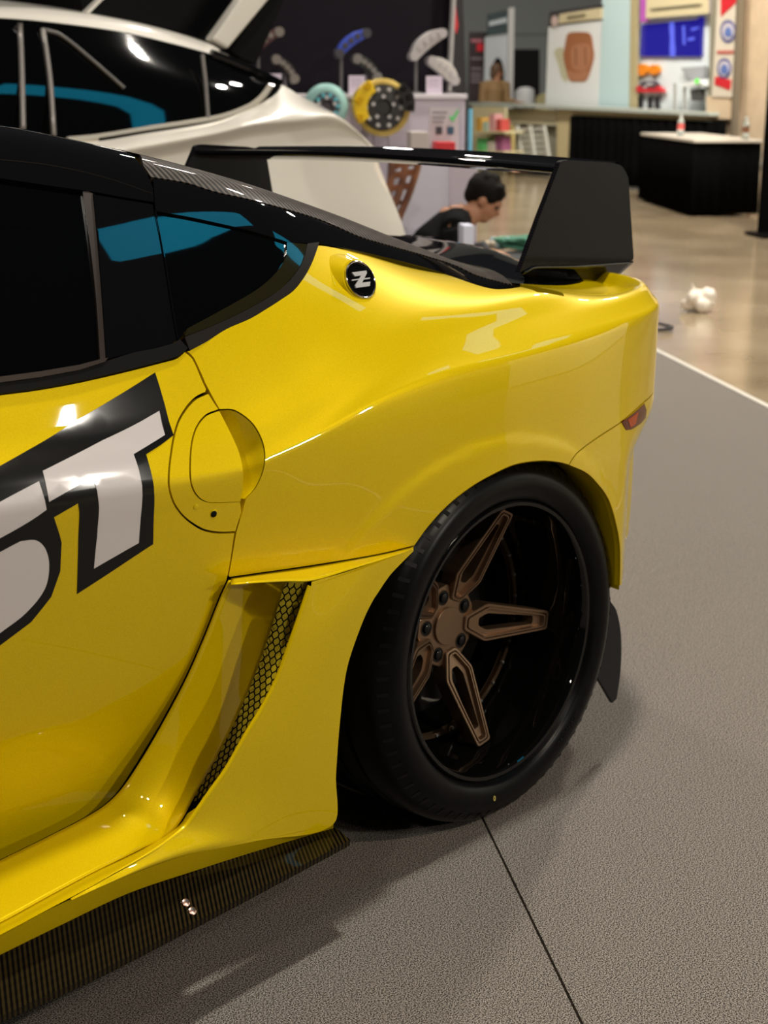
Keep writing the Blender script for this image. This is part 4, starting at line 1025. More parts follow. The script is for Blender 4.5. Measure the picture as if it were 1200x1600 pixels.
for i, (px, py, m, lb) in enumerate(((748, 374, M_('glove_cream', (.5, .42, .33)), 'crumpled cream rag on the black case'), (762, 385, M_('rag_pale', (.30, .42, .46)), 'pale blue rag beside the green cord'))):
    p = atZ(px, 392, ctop)+nrm*(.12); b_ = MB()
    for k in range(9): b_.ball(p+np.array([random.uniform(-.05, .05), random.uniform(-.05, .05), .02+random.uniform(0, .03)]), random.uniform(.018, .03), nu=8, nv=6)
    o = fuse('rag', b_, m, None, .008, 3); tag(o, lb, 'rag')

# reddish wooden chair in front of the counter
wc = facing(7.75)
WOOD = speckle(M_('red_wood', (.16, .05, .02), .3, coat=.4), (.10, .03, .014), (.24, .085, .035), 14, 4)
t = root('wooden_chair', drop(wc.at(620, 300)), 'reddish brown wooden chair with a slatted leaning back by the plinth', 'chair')
for dd in (0., ):
    Lr = [wc.at(x, y) for x, y in cr([(612, 240), (612, 270), (607, 300), (600, 330), (588, 380)], 6)]; Rr = [wc.at(x, y) for x, y in cr([(656, 236), (652, 262), (642, 295), (630, 325), (610, 372)], 6)]
    Mr = [wc.at(x, y) for x, y in cr([(634, 240), (632, 268), (624, 300), (610, 338), (596, 384)], 6)]
    for q in (Lr, Rr, Mr): MB().tube(q+[drop(q[-1]-HB*.03)], .020, n=8).build('rail', WOOD, t)
    for k, f in enumerate((0, .14, .28, .42)):
        i = int(f*(len(Lr)-1)); j = min(i+2, len(Lr)-1)
        MB().prism([Lr[i]-HA*.012, Rr[i]-HA*.012, Rr[j]-HA*.012, Lr[j]-HA*.012], HA*.02).build('slat', WOOD, t, smooth=False, bevel=.003)
    s0 = Lr[-8]; s1 = Rr[-8]
    for k in range(4): MB().prism([s0+HA*(.05+.1*k), s1+HA*(.05+.1*k), s1+HA*(.13+.1*k), s0+HA*(.13+.1*k)], UP*.02).build('seat_slat', WOOD, t, smooth=False, bevel=.003)
    for q in (s0, s1): MB().tube([q+HA*.42, drop(q+HA*.44)], .018, n=8).build('leg', WOOD, t)

# --- the white fastback behind
W = root('white_car', (1.6, 4.1, 0), 'white fastback car with black windows and raised tailgate behind the yellow coupe', 'car')
top = YS([(-260, 236, 3.28), (-60, 226, 3.28), (150, 214, 3.28), (225, 202, 3.28), (337, 184, 3.29), (394, 162, 3.30), (424, 140, 3.31), (438, 132, 3.32), (475, 153, 3.31), (522, 176, 3.31), (560, 205, 3.32), (588, 232, 3.36)])
sh1 = YS([(-260, 262, 3.17), (-60, 252, 3.17), (150, 240, 3.17), (225, 228, 3.165), (337, 207, 3.16), (394, 193, 3.16), (424, 189, 3.16), (438, 187, 3.16), (475, 184, 3.17), (522, 182, 3.18), (562, 209, 3.22), (590, 240, 3.28)])
sh2 = YS([(-260, 290, 3.19), (-60, 275, 3.19), (150, 262, 3.19), (225, 250, 3.19), (337, 225, 3.185), (394, 212, 3.185), (424, 208, 3.185), (438, 206, 3.185), (475, 203, 3.19), (522, 205, 3.20), (566, 222, 3.23), (594, 262, 3.28)])
lo1 = [np.array([p[0]+.04*max(0, p[0]-2.2), 3.13, .55]) for p in sh2]; lo2 = [np.array([p[0]+.02*max(0, p[0]-2.2), 3.2, .25]) for p in sh2]
loft('body_side', [top, sh1, sh2, lo1, lo2], PLW, W, nu=70, nv=6)
tl = [top[-1], sh1[-1], sh2[-1], lo1[-1], lo2[-1]]
loft('rear_bumper', [tl, [p+np.array([.10, .35, 0]) for p in tl], [p+np.array([.14, .9, 0]) for p in tl], [p+np.array([.10, 1.45, 0]) for p in tl], [p+np.array([0, 1.8, 0]) for p in tl]], PLW, W, nu=24, nv=5)
loft('load_floor', [[p+np.array([0, .02, -.01]) for p in top[6:]], [p*np.array([1, 0, 0])+np.array([0, 4.9, p[2]-.01]) for p in top[6:]]], DARK, W, nu=20, nv=4)
MB().prism(YS([(531, 214, 3.29), (560, 215, 3.29), (579, 222, 3.30), (581, 229, 3.30), (540, 229, 3.28)]), (0, .12, 0)).build('tail_trim', BLACK, W, smooth=False, bevel=.004)
rt = YS([(-260, 20, 3.62), (-60, 10, 3.62), (0, 9.5, 3.62), (75, 13, 3.62), (169, 26, 3.62), (262, 47, 3.62), (337, 73, 3.62), (345, 86, 3.62)])
rb = YS([(-260, 34, 3.5), (-60, 28, 3.5), (0, 28, 3.5), (75, 34, 3.5), (187, 49, 3.5), (262, 66, 3.5), (325, 83, 3.5), (344, 90, 3.5)])
ri = [p*np.array([1, 0, 1])+np.array([0, 4.1, .05]) for p in rt]; rj = [p*np.array([1, 0, 1])+np.array([0, 4.7, .0]) for p in rt]
loft('roof', [rb, [(a+b)/2+np.array([0, -.012, .004]) for a, b in zip(rb, rt)], rt, ri, rj], PLW, W, nu=50, nv=6)
f0 = lo1[0][0]
front = [p+np.array([-1.75, .10, -.16]) for p in (top[0], sh1[0], sh2[0])]+[np.array([f0-1.7, 3.25, .55]), np.array([f0-1.65, 3.3, .25])]
fside = [top[0], sh1[0], sh2[0], lo1[0], lo2[0]]
loft('front_wing', [front, [(a+b)/2+np.array([0, -.03, .02]) for a, b in zip(front, fside)], fside], PLW, W, nu=24, nv=8)
loft('bonnet', [[front[0], (front[0]+top[0])/2+np.array([0, -.03, .02]), top[0]], [q*np.array([1, 0, 1])+np.array([-.05, 4.1, .07]) for q in (front[0], (front[0]+top[0])/2, top[0])], [q*np.array([1, 0, 1])+np.array([0, 4.95, 0]) for q in (front[0], (front[0]+top[0])/2, top[0])]], PLW, W, nu=20, nv=6)
fb = [p+np.array([-.12, .3, 0]) for p in front]
loft('front_bumper', [front, fb, [p*np.array([1, 0, 1])+np.array([-.12, 4.6, 0]) for p in fb], [p*np.array([1, 0, 1])+np.array([0, 4.95, 0]) for p in front]], PLW, W, nu=20, nv=5)
ap = top[0]+np.array([-.75, .04, -.03])
loft('windscreen', [[rt[0], ri[0], rj[0]], [ap, ap*np.array([1, 0, 1])+np.array([-.12, 4.1, .02]), ap*np.array([1, 0, 1])+np.array([0, 4.9, 0])]], GLASS, W, nu=20, nv=4, smoothcol=False)
MB().prism([rb[0], top[0], ap], (0, .02, 0)).build('quarter_light', GLASS, W, smooth=False)
MB().tube([rb[0], ap], .03, n=8).build('front_pillar', PLW, W)
gt = YS([(-260, 35, 3.495), (-60, 29, 3.495), (0, 29, 3.495), (75, 35, 3.495), (187, 50, 3.495), (262, 67, 3.495), (344, 90, 3.495), (437, 132, 3.40)])
gb = YS([(-260, 237, 3.27), (-60, 227, 3.27), (150, 214, 3.27), (225, 202, 3.27), (337, 184, 3.28), (394, 162, 3.29), (420, 141, 3.30), (439, 133, 3.32)])
GB = resamp(cr(gb, 10), 60); GT = resamp(cr(gt, 10), 60)
loft('side_windows', [GT, [(a+b)/2+np.array([0, -.02, 0]) for a, b in zip(GT, GB)], GB], GLASS, W, nu=60, nv=6, smoothrow=False)
def onglass(px, py):
    t = np.clip((py-50)/150, 0, 1); return atY(px, py, 3.49-.22*t-.025)
def gstrip(name, pts, r, m): MB().tube([onglass(*p) for p in cr(pts, 6)], r, n=8).build(name, m, W)
TRM = M_('satin_trim', (.16, .145, .135), .35, metal=.5)
gstrip('pillar_strip', [(31, 36), (34, 110), (36, 200)], .011, TRM); gstrip('pillar_strip', [(67, 45), (78, 125), (84, 212)], .011, TRM)
gstrip('pillar_strip', [(316, 86), (321, 130), (325, 186)], .009, TRM)
gstrip('mirror_line', [(71, 47), (95, 55), (145, 95), (194, 138)], .008, TRM)
MB().tube([p+np.array([0, -.02, .0]) for p in cr(YS([(100, 219, 3.28), (150, 214, 3.28), (225, 202, 3.28), (337, 184, 3.29), (384, 167, 3.30), (404, 152, 3.30), (417, 135, 3.31)]), 8)], .013, n=8).build('window_trim', M_('silver_trim', (.55, .50, .42), .3, metal=.5), W)
MB().tube([p+np.array([0, -.012, .0]) for p in cr(YS([(150, 219, 3.27), (225, 207, 3.27), (337, 190, 3.28), (392, 172, 3.29), (418, 152, 3.30), (432, 134, 3.31)]), 8)], .014, n=8).build('window_seal', BLACK, W)
MB().tube([p for p in cr(YS([(330, 84, 3.5), (345, 89, 3.49), (390, 108, 3.44), (438, 131, 3.38)]), 6)], .02, n=8).build('roof_rail', BLACK, W)
# raised tailgate
tg = [(150, -60), (400, -60), (350, 76), (333, 66), (300, 55), (262, 47), (169, 26), (136, 18)]
MB().prism([atY(x, y, 3.78) for x, y in ((118, -60), (420, -60), (346, 72), (262, 44), (169, 24), (130, 20))], (0, 1.1, .05)).build('tailgate_glass', M_('tailgate_black', (.002, .002, .0024), .3, spec=.06), W, smooth=False)
MB().prism([atY(x, y, 3.62) for x, y in ((410, -45), (458, -60), (420, 0), (356, 77), (332, 62), (376, 0))], (0, .06, .0)).build('tailgate_edge', PLW, W, smooth=False, bevel=.01)
MB().prism([atY(x, y, 3.66) for x, y in ((160, -5), (166, -5), (140, 21), (134, 20))], (0, .04, 0)).build('tailgate_edge', PLW, W, smooth=False, bevel=.004)
MB().prism([atY(x, y, 3.68) for x, y in ((420, 0), (458, -60), (476, -60), (444, 0), (400, 100), (380, 92), (358, 78))], (0, .05, 0)).build('tailgate_gap', DARK, W, smooth=False)  # dark sheet stands in for the unlit gap beside the raised tailgate
Ww = MB().lathe([(.2, -.1), (.33, -.1), (.345, -.07), (.345, .07), (.33, .1), (.2, .1)], c=(2.35, 3.35, .345), M=Matrix(((1, 0, 0), (0, 0, 1), (0, 1, 0))), n=48).build('wheel', RUBBER, W)

# --- row of booths on the right, receding along the aisle
Qr = drop(atD(1105, 178, 17.2)); Ql = drop(atD(735, 165, 23.6))
dR = (Ql-Qr)/np.linalg.norm(Ql-Qr); nR = np.array([dR[1], -dR[0], 0]); nR = nR if nR@(CO-Qr) > 0 else -nR
RW = PL(Qr, nR)
for px in (800, 905, 1050, 1150):
    q = drop(RW.at(px, 150, 2.4)); lamp((q[0], q[1], 4.2), 72, .12, tuple(drop(RW.at(px, 150), 1.2)), spread=150)      # unseen spots added to brighten the booths
zt = RW.at(1000, 174)[2]
def bsheet(name, pts, m, off=0., th=.02, parent=None, **k): return sheet(name, RW, pts, m, off, th, parent, **k)
bc = root('booth_counter', drop(RW.at(930, 180)), 'long cream counter under the booth posters', 'counter')
bsheet('counter_top', [(733, 160), (870, 164.5), (1108, 176), (1108, 181), (870, 170), (733, 165)], M_('counter_top_pale', (.42, .46, .42)), off=.14, th=.3, parent=bc)
bsheet('front_panel', [(781, 169), (868, 173), (868, 196), (781, 193)], M_('cream_light', (.66, .60, .40)), off=.0, th=.05, parent=bc)
bsheet('front_panel', [(781, 194), (800, 195), (800, 300), (781, 300)], M_('cream_yellow', (.66, .52, .20)), off=.0, th=.05, parent=bc)
bsheet('front_panel', [(801, 196), (868, 197), (868, 300), (801, 300)], M_('cream_grey', (.30, .29, .22)), off=-.1, th=.05, parent=bc)
bsheet('front_rail', [(870, 171), (985, 177), (985, 186), (870, 181)], CREAM, off=.02, th=.08, parent=bc)
bsheet('front_rail', [(987, 177), (1103, 182), (1103, 189), (987, 186)], CREAM, off=.02, th=.08, parent=bc)
bsheet('front_post', [(870, 181), (892, 182), (890, 300), (869, 300)], M_('cream_post', (.56, .47, .27)), off=.02, th=.08, parent=bc)
bsheet('front_panel', [(1104, 150), (1140, 150), (1140, 186), (1104, 186)], BEIGE, off=.0, th=.08, parent=bc)
# pleated black drape under the counter
def drape(name, A, B, z0, z1, nrm, amp, per, label, cat='curtain'):
    L = np.linalg.norm(B-A); n = int(L/per*8); vs = []; rowsn = 4
    for r in range(rowsn):
        z = z1+(z0-z1)*r/(rowsn-1)
        for i in range(n+1):
            s = i/n; p = A+(B-A)*s+nrm*(amp*(math.sin(s*L/per*2*PI)+.4*math.sin(s*L/per*4.7+1))*(.6+.4*r/(rowsn-1))); vs.append((p[0], p[1], z))
    fs = [(r*(n+1)+i, r*(n+1)+i+1, (r+1)*(n+1)+i+1, (r+1)*(n+1)+i) for r in range(rowsn-1) for i in range(n)]
    o = link(name, vs, fs, BLKC, solid=.006); return tag(o, label, cat)
drape('curtain', drop(RW.at(892, 185, .06)), drop(RW.at(1134, 185, .06)), .02, zt-.085, nR, .025, .22, 'long pleated black curtain hung below the cream counter')
# rack of white frames in front of the cream panel
t = root('folding_rack', drop(RW.at(832, 220, .25)), 'pale metal rack of slats before the cream counter', 'rack')
for k in range(6):
    y = 200+k*9; bsheet('slat', [(803+k*1.5, y), (846+k*2.5, y-1), (846+k*2.5, y+4), (803+k*1.5, y+5)], M_('rack_pale', (.50, .50, .44)), off=.25, th=.03, parent=t)
for x in (804, 824, 846): bsheet('upright', [(x, 196), (x+4, 196), (x+14, 262), (x+9, 262)], M_('rack_pale', (.5, .5, .44)), off=.3, th=.03, parent=t)
# colourful goods on a shelf at the counter's left end
t = root('goods_shelf', drop(RW.at(760, 200, .3)), 'cream shelf unit at the left end of the counter', 'shelf')
bsheet('shelf_back', [(738, 166), (790, 168), (788, 290), (738, 290)], M_('shelf_cream', (.62, .56, .34)), off=.30, th=.03, parent=t)
for y in (205, 236): bsheet('shelf_board', [(739, y), (788, y), (788, y+3), (739, y+3)], M_('shelf_cream', (.62, .56, .34)), off=.62, th=.32, parent=t)
for x0, x1, y0, y1, c_, n_ in ((744, 752, 184, 205, (.55, .30, .05), 'orange'), (754, 762, 190, 205, (.40, .50, .40), 'pale green'), (764, 773, 178, 205, (.60, .30, .30), 'pink'), (775, 783, 186, 205, (.50, .06, .05), 'red'), (745, 757, 216, 236, (.10, .45, .14), 'green'), (761, 772, 220, 236, (.55, .50, .42), 'white'), (774, 785, 212, 236, (.28, .08, .18), 'plum')):
    o = MB().prism([RW.at(x, y, .55) for x, y in ((x0, y0), (x1, y0), (x1, y1-.1), (x0, y1-.1))], -nR*.14).build('product_pack', M_('pack_'+n_.replace(' ', '_'), c_), smooth=False, bevel=.004)
    tag(o, n_+' product pack on the '+('upper' if y1 == 205 else 'lower')+' board of the cream shelf unit', 'product', 'packs on the cream shelf unit')
# objects on the counter: chairs and a seated person
def tub_chair(px, py, D, s, m, label):
    c = atD(px, py, D); b0 = drop(c)
    t = root('tub_chair', b0, label, 'chair')
    A = [c+R2*s*.5*math.cos(a)+F2*s*.45*math.sin(a) for a in np.linspace(PI*.95, PI*2.05, 17)]
    hgt = [s*(.55+.35*math.sin(math.pi*i/16)) for i in range(17)]
    strip_solid('shell', [p-UP*s*.45 for p in A], [p-UP*s*.45+UP*h for p, h in zip(A, hgt)], tuple(F2*.03), m, t)
    MB().lathe([(1e-4, 0), (s*.46, 0), (s*.48, .04), (s*.44, .07), (1e-4, .07)], c=c-UP*s*.5, n=24).build('seat', m, t)
    for a in (.8, 2.3, 3.9, 5.5): MB().tube([c-UP*s*.5+R2*s*.3*math.cos(a)+F2*s*.3*math.sin(a), b0+R2*s*.42*math.cos(a)+F2*s*.42*math.sin(a)], .018, n=8).build('leg', STEEL, t)
tub_chair(820, 150, 26.3, .36, M_('chair_white', (.66, .68, .70), .4), 'white tub chair before the black doorway')
tub_chair(852, 160, 24, .33, M_('chair_straw', (.42, .38, .20), .5), 'straw coloured tub chair below the seat poster')
p2 = root('person', drop(atD(772, 150, 25.0)), 'far person with brown hair and tan jacket seated behind the counter', 'person')
k18 = lambda px, py, dd=0.: atD(px, py, 25.0+dd)
b_ = MB(); hc = k18(777, 112)
Wq, Mq = head(b_, hc, R2*.9+F2*.3-UP*.1, UP, 1.0)
b_.tube([hc-UP*.08, k18(775, 126)], [.055, .06], n=12); b_.tube([k18(774, 127), k18(772, 140), drop(k18(770, 150), .75), drop(k18(770, 150), .5)], [.1, .16, .15, .17], n=14)
for sg in (-1, 1):
    s0 = k18(773, 132)+(R2*.2+F2*.02)*sg; el = s0-UP*.28+R2*.03*sg-F2*.05; wr = el+R2*.18-F2*.05-UP*.02
    b_.tube([s0-R2*.1*sg, s0, el], [.07, .06, .045], n=10); b_.tube([el, wr], [.042, .03], n=10); hand(b_, wr, R2, UP)
    hp_ = drop(k18(770, 150), .48)+F2*.1*sg; kn = hp_+R2*.42; an = drop(kn, .08)
    b_.tube([hp_, kn], [.09, .06], n=10); b_.tube([kn, an], [.058, .04], n=10); b_.ball(an+R2*.06-UP*.03, .05, sc=(1.9, .8, .8), M=Matrix((R2, F2, UP)).transposed())
fuse('body', b_, SKIN, p2, .014, 4)
j = MB(); j.tube([k18(774, 128), k18(772, 141), drop(k18(770, 150), .75), drop(k18(770, 150), .52)], [.115, .185, .18, .185], n=14)
for sg in (-1, 1):
    s0 = k18(773, 132)+(R2*.2+F2*.02)*sg; el = s0-UP*.28+R2*.03*sg-F2*.05; j.tube([s0-R2*.1*sg, s0, el, el+R2*.13-F2*.04], [.085, .078, .062, .055], n=10)
fuse('jacket', j, M_('tan_jacket', (.22, .13, .05), .7), p2, .018, 4)
h_ = MB(); h_.ball(Wq(-.022, 0, .04), .112, sc=(1, .86, .95), M=Mq); h_.ball(Wq(-.07, 0, -.04), .075, sc=(.75, 1.1, 1.3), M=Mq)
fuse('hair', h_, BRN_HAIR, p2, .014, 3)
st_ = MB().box(drop(k18(770, 150), .30), (.42, .42, .06), rz=YAW)
st = root('stool', drop(k18(770, 150)), 'low dark stool under the far seated person', 'stool')
st_.build('seat', DARK, st, smooth=False, bevel=.01)
for sx in (-.17, .17):
    for sy in (-.17, .17): MB().tube([drop(k18(770, 150), .4)+HB*sx+HA*sy, drop(k18(770, 150))+HB*sx*1.1+HA*sy*1.1], .015, n=8).build('leg', STEEL, st)

# seat poster
t = root('poster_panel', drop(RW.at(897, 160, -.3)), 'white poster panel showing a tan leather bucket seat', 'poster')
O = -.25
sheet('panel', RW, [(857, 42), (941, 31), (934, 170), (852, 170)], M_('poster_white', (.74, .76, .76)), O, .03, t)
sheet('header', RW, [(859, 19), (942, 7), (941, 31), (857, 42)], M_('header_dark', (.035, .03, .035)), O+.01, .05, t)
sheet('header_sign', RW, [(874, 22), (940, 12), (939, 29), (873, 37)], CREAM, O+.03, .02, t)
sheet('header_word', RW, [(886, 25), (914, 21), (914, 26), (886, 31)], M_('word_brown', (.20, .17, .10)), O+.04, .01, t)
sheet('header_emblem', RW, ell(866, 33, 5, 9, 16), M_('emblem_pink', (.55, .42, .38)), O+.035, .01, t)
TANL = M_('print_tan', (.34, .13, .055), .6)
sheet('seat_print', RW, cr([(888, 52), (906, 50), (922, 53), (926, 70), (928, 88), (924, 106), (916, 126), (904, 128), (890, 126), (884, 108), (880, 88), (883, 68)], 4, True), TANL, O+.006, .006, t)
sheet('seat_bolster', RW, cr([(895, 72), (920, 70), (921, 100), (912, 110), (897, 108), (892, 92)], 4, True), M_('print_tan_light', (.42, .19, .10), .6), O+.009, .004, t)
for x in (898, 913): sheet('seat_seam', RW, [(x, 74), (x+2, 74), (x+3, 102), (x+1, 102)], M_('print_tan_dark', (.20, .075, .035)), O+.012, .004, t)
sheet('seat_cushion', RW, cr([(887, 110), (900, 114), (920, 110), (915, 125), (890, 125)], 4, True), M_('print_tan_light', (.42, .19, .10), .6), O+.009, .004, t)
sheet('print_stain', RW, cr([(866, 80), (878, 74), (884, 92), (886, 128), (878, 122), (872, 100)], 4, True), M_('print_olive', (.52, .50, .34), .6), O+.004, .003, t)
t = root('blank_panel', drop(RW.at(963, 160, -.25)), 'blank pale cyan partition right of the seat poster', 'panel')
sheet('panel', RW, [(943, -60), (988, -60), (986, 174), (935, 171)], CYAN, -.25, .03, t)
sheet('frame_post', RW, [(986, -60), (997, -60), (994, 180), (983, 179)], M_('post_tan', (.42, .36, .20)), -.2, .02, t)
# booth with a blue screen
t = root('screen_booth', drop(RW.at(1050, 160, -.3)), 'white booth back panel with cream header sign', 'booth')
sheet('back_panel', RW, [(998, -60), (1112, -60), (1108, 178), (994, 176)], M_('booth_white', (.74, .80, .82)), -.3, .03, t)
sheet('header_end', RW, [(1000, -30), (1014, -32), (1013, 33), (1000, 35)], M_('header_magenta', (.45, .10, .45)), -.16, .03, t)
sheet('header_end', RW, [(1104, -40), (1114, -40), (1113, 20), (1104, 22)], M_('header_blue', (.10, .05, .40)), -.16, .03, t)
sheet('header_sign', RW, [(1010, -30), (1107, -40), (1106, 21), (1009, 29)], CREAM, -.13, .03, t)
for k in range(14): sheet('header_letter', RW, [(1015+k*5.5, 13-k*.55), (1025.0+k*5.5, 12.7-k*.55), (1025.0+k*5.5, 17-k*.55), (1015+k*5.5, 17.3-k*.55)], M_('letter_grey', (.25, .22, .14)), -.12, .01, t)
sheet('frame_post', RW, [(1112, -60), (1118, -60), (1113, 181), (1106, 181)], M_('post_grey_tan', (.25, .23, .17)), -.1, .08, t)
scr = sheet('screen', RW, [(1002, 38), (1096, 27), (1094, 88), (1000, 88)], mat('screen_blue', (.01, .01, .1), rough=.2, emit=(.012, .008, .25), estr=1.0), -.25, .04, None)
tag(scr, 'deep blue display screen on the white booth wall', 'screen')
ORG[scr.name] = tuple(scr.location)
SB = mat('screen_pale', (.05, .05, .3), emit=(.10, .14, .75), estr=1.0)
sheet('screen_glow', RW, cr([(1046, 34), (1052, 33), (1053, 60), (1054, 87), (1047, 87), (1047, 60)], 3, True), SB, -.24, .006, scr)
for P in ([(1066, 40), (1069, 40), (1070, 70), (1067, 70)], [(1080, 44), (1092, 42), (1090, 45), (1080, 48)], [(1074, 60), (1084, 58), (1085, 62), (1075, 64)]): sheet('screen_line', RW, P, SB, -.24, .006, scr)
sheet('screen_caption', RW, [(1004, 34), (1090, 23), (1090, 30), (1004, 38.5)], mat('screen_white', (.6, .65, .8)), -.235, .006, scr)
for x, r in ((1002, 9), (1020.5, 8)):
    tag(sheet('orange_disc', RW, ell(x, 109, r, r*1.0, 24), M_('orange', (.80, .24, .01) if x < 1010 else (.70, .22, .06)), -.24, .05), ('left' if x < 1010 else 'right')+' one of two orange discs on the white booth wall', 'wall disc', 'two orange discs on the booth wall')
t = root('toolbox_display', drop(RW.at(1015, 140, -.05)), 'red and dark car shaped display above black bars on the booth wall', 'display')
sheet('red_body', RW, [(990, 139), (996, 134), (1000, 138), (1024, 138), (1027, 134), (1034, 140), (1034, 144), (990, 144)], REDM, -.2, .06, t)
sheet('dark_top', RW, [(998, 134), (1003, 127), (1020, 126), (1027, 133), (1024, 134), (1018, 129.5), (1005, 130), (1001, 135)], M_('display_dark', (.05, .05, .07)), -.2, .06, t)
for x in (997, 1012, 1023): sheet('bar', RW, [(x, 151), (x+4.5, 151), (x+4.5, 173), (x, 173)], M_('bar_black', (.01, .01, .012)), -.24, .03, t)
t = root('white_stand', drop(RW.at(1080, 160, .0)), 'white stand with dark goods and a green light at the booth right', 'stand')
sheet('canopy', RW, [(1066, 131), (1090, 124), (1103, 134), (1066, 136)], M_('white_soft', (.72, .74, .74)), -.05, .15, t)
sheet('shade', RW, [(1063, 106), (1100, 103), (1098, 122), (1078, 126)], M_('grey_soft', (.36, .38, .40)), -.2, .06, t)
sheet('goods', RW, [(1078, 140), (1094, 138), (1095, 158), (1080, 158)], M_('goods_dark', (.06, .06, .06)), -.1, .12, t)
for x in (1052, 1067, 1102): sheet('leg', RW, [(x, 130), (x+2, 130), (x+2, 174), (x, 174)], M_('leg_grey', (.35, .35, .33)), -.1, .03, t)
MB().ball(RW.at(1089, 127, .0), .03, nu=10, nv=8).build('green_light', mat('green_lit', (.1, .6, .05), emit=(.1, .8, .05), estr=.6), t)
# column with posters and right wall
t = root('poster_column', drop(RW.at(1135, 170, .1)), 'white column poster with red corners and two round emblems', 'poster')
sheet('board', RW, [(1124, -60), (1158, -60), (1146, 152), (1112, 151)], M_('poster_offwhite', (.60, .54, .44)), .02, .05, t)
sheet('red_corner', RW, [(1126, -30), (1154, -30), (1152, 2), (1126, 26)], REDM, .03, .015, t)
for cy, rx, ry in ((49, 12, 18), (107, 11, 16)):
    cx = 1137 if cy < 60 else 1131
    sheet('emblem_ring', RW, ell(cx, cy, rx, ry, 28), M_('emblem_navy', (.05, .06, .22)), .03, .012, t)
    sheet('emblem_face', RW, ell(cx, cy, rx*.76, ry*.76, 28), M_('emblem_pale', (.50, .46, .50)), .037, .012, t)
    sheet('emblem_figure', RW, cr([(cx-4, cy+8), (cx-5, cy), (cx, cy-7), (cx+5, cy-2), (cx+5, cy+8)], 3, True), M_('emblem_blue', (.10, .16, .40)), .044, .01, t)
sheet('red_band', RW, [(1120, 79), (1146, 79), (1145, 84), (1120, 84)], M_('red_soft', (.45, .10, .08)), .03, .015, t)
sheet('red_band', RW, [(1117, 119), (1142, 125), (1140, 141), (1116, 132)], REDM, .03, .015, t)
A_ = drop(RW.at(1112, 200, -.12)); dl = (RW.at(1300, 180, -.12)-RW.at(1112, 180, -.12)); dl[2] = 0
B_ = A_+dl/np.linalg.norm(dl)*4.2
tag(MB().prism([A_, B_, drop(B_, 4), drop(A_, 4)], -nR*.15).build('wall_right', speckle(M_('beige_wall2', (.56, .43, .29), .8), (.52, .40, .27), (.60, .46, .31), 6, 3), smooth=False), kind='structure')
tag(sheet('trim_2', RW, [(1153, -60), (1158, -60), (1146, 235), (1140, 235)], M_('trim_dark', (.16, .13, .09)), .06, .06), kind='structure')
dp = drop(atZ(1196, 372, 0))
q = facing(12.05)
t = root('drape_post', drop(q.at(1197, 372)), 'tall black drape post at the right edge of the picture', 'post')
P0_ = drop(q.at(1186, 372)); P1_ = drop(q.at(1240, 372))
MB().prism([P0_, P1_, drop(P1_, 3), drop(P0_, 3)], HA*.06).build('drape', BLKC, t, smooth=False, bevel=.01)
MB().box(drop((P0_+P1_)/2, .012), (.45, .4, .024), rz=YAW).build('base_plate', MATTE, t, smooth=False)

# --- table with a floor length black cloth
G0 = drop(atZ(1078, 337, 0)); G1 = drop(atZ(999, 312, 0)); G2 = drop(atZ(1181, 337, 0))
tz = .735
t = root('skirted_table', drop((G1+G2)/2), 'white topped table skirted in black cloth in front of the curtain', 'table')
ul = (G1-G0); ur = (G2-G0); G3 = G1+ur
P = [G0-ul*.02-ur*.02, G2-ul*.02+ur*.0, G3+ul*.02, G1+ul*.02-ur*.02]
MB().prism([drop(p, tz) for p in P], UP*.03).build('table_top', M_('table_white', (.60, .55, .47), .45), t, smooth=False, bevel=.006)
vs = []; ring = []
for a, b in ((G1, G0), (G0, G2), (G2, G3), (G3, G1)):
    L = np.linalg.norm(b-a); n = max(6, int(L/.035))
    e = (b-a)/L; nn_ = np.array([e[1], -e[0], 0])
    for i in range(n): ring.append((a+(b-a)*i/n, nn_, i*L/n))
nR_ = len(ring)
for r, z in enumerate((tz-.002, tz*.6, .02)):
    for p, nn_, s in ring: q_ = p+nn_*(.004+.012*math.sin(s/.12*2*PI)+.004*math.sin(s*31))*(.4+.5*r); vs.append((q_[0], q_[1], z))
link('table_skirt', vs, [(r*nR_+i, r*nR_+(i+1) % nR_, (r+1)*nR_+(i+1) % nR_, (r+1)*nR_+i) for r in range(2) for i in range(nR_)], BLKC, t, solid=.004)
def bottle(px, py, label, mlab, z0):
    c = atZ(px, py, z0); t = root('bottle', c, label, 'bottle')
    MB().lathe([(1e-4, 0), (.036, 0), (.038, .01), (.038, .06), (.036, .065), (.036, .13), (.038, .135), (.036, .15), (.014, .195), (.013, .21)], c=c, n=24, cap=True).build('bottle_body', mat('clear_plastic', (.75, .85, .85), rough=.1, trans=.85), t)
    MB().lathe([(.0372, .066), (.0372, .129)], c=c, n=24).build('bottle_label', mlab, t)
    MB().lathe([(.0155, .205), (.0155, .228), (1e-4, .229)], c=c, n=16).build('bottle_cap', M_('cap_white', (.6, .62, .62)), t)
bottle(1063, 212, 'clear water bottle with a red label on the white table top', M_('label_red', (.60, .10, .09)), tz+.03)
bottle(1164, 218, 'clear bottle with a brown label at the right end of the table', M_('label_brown', (.20, .08, .04)), tz+.03)
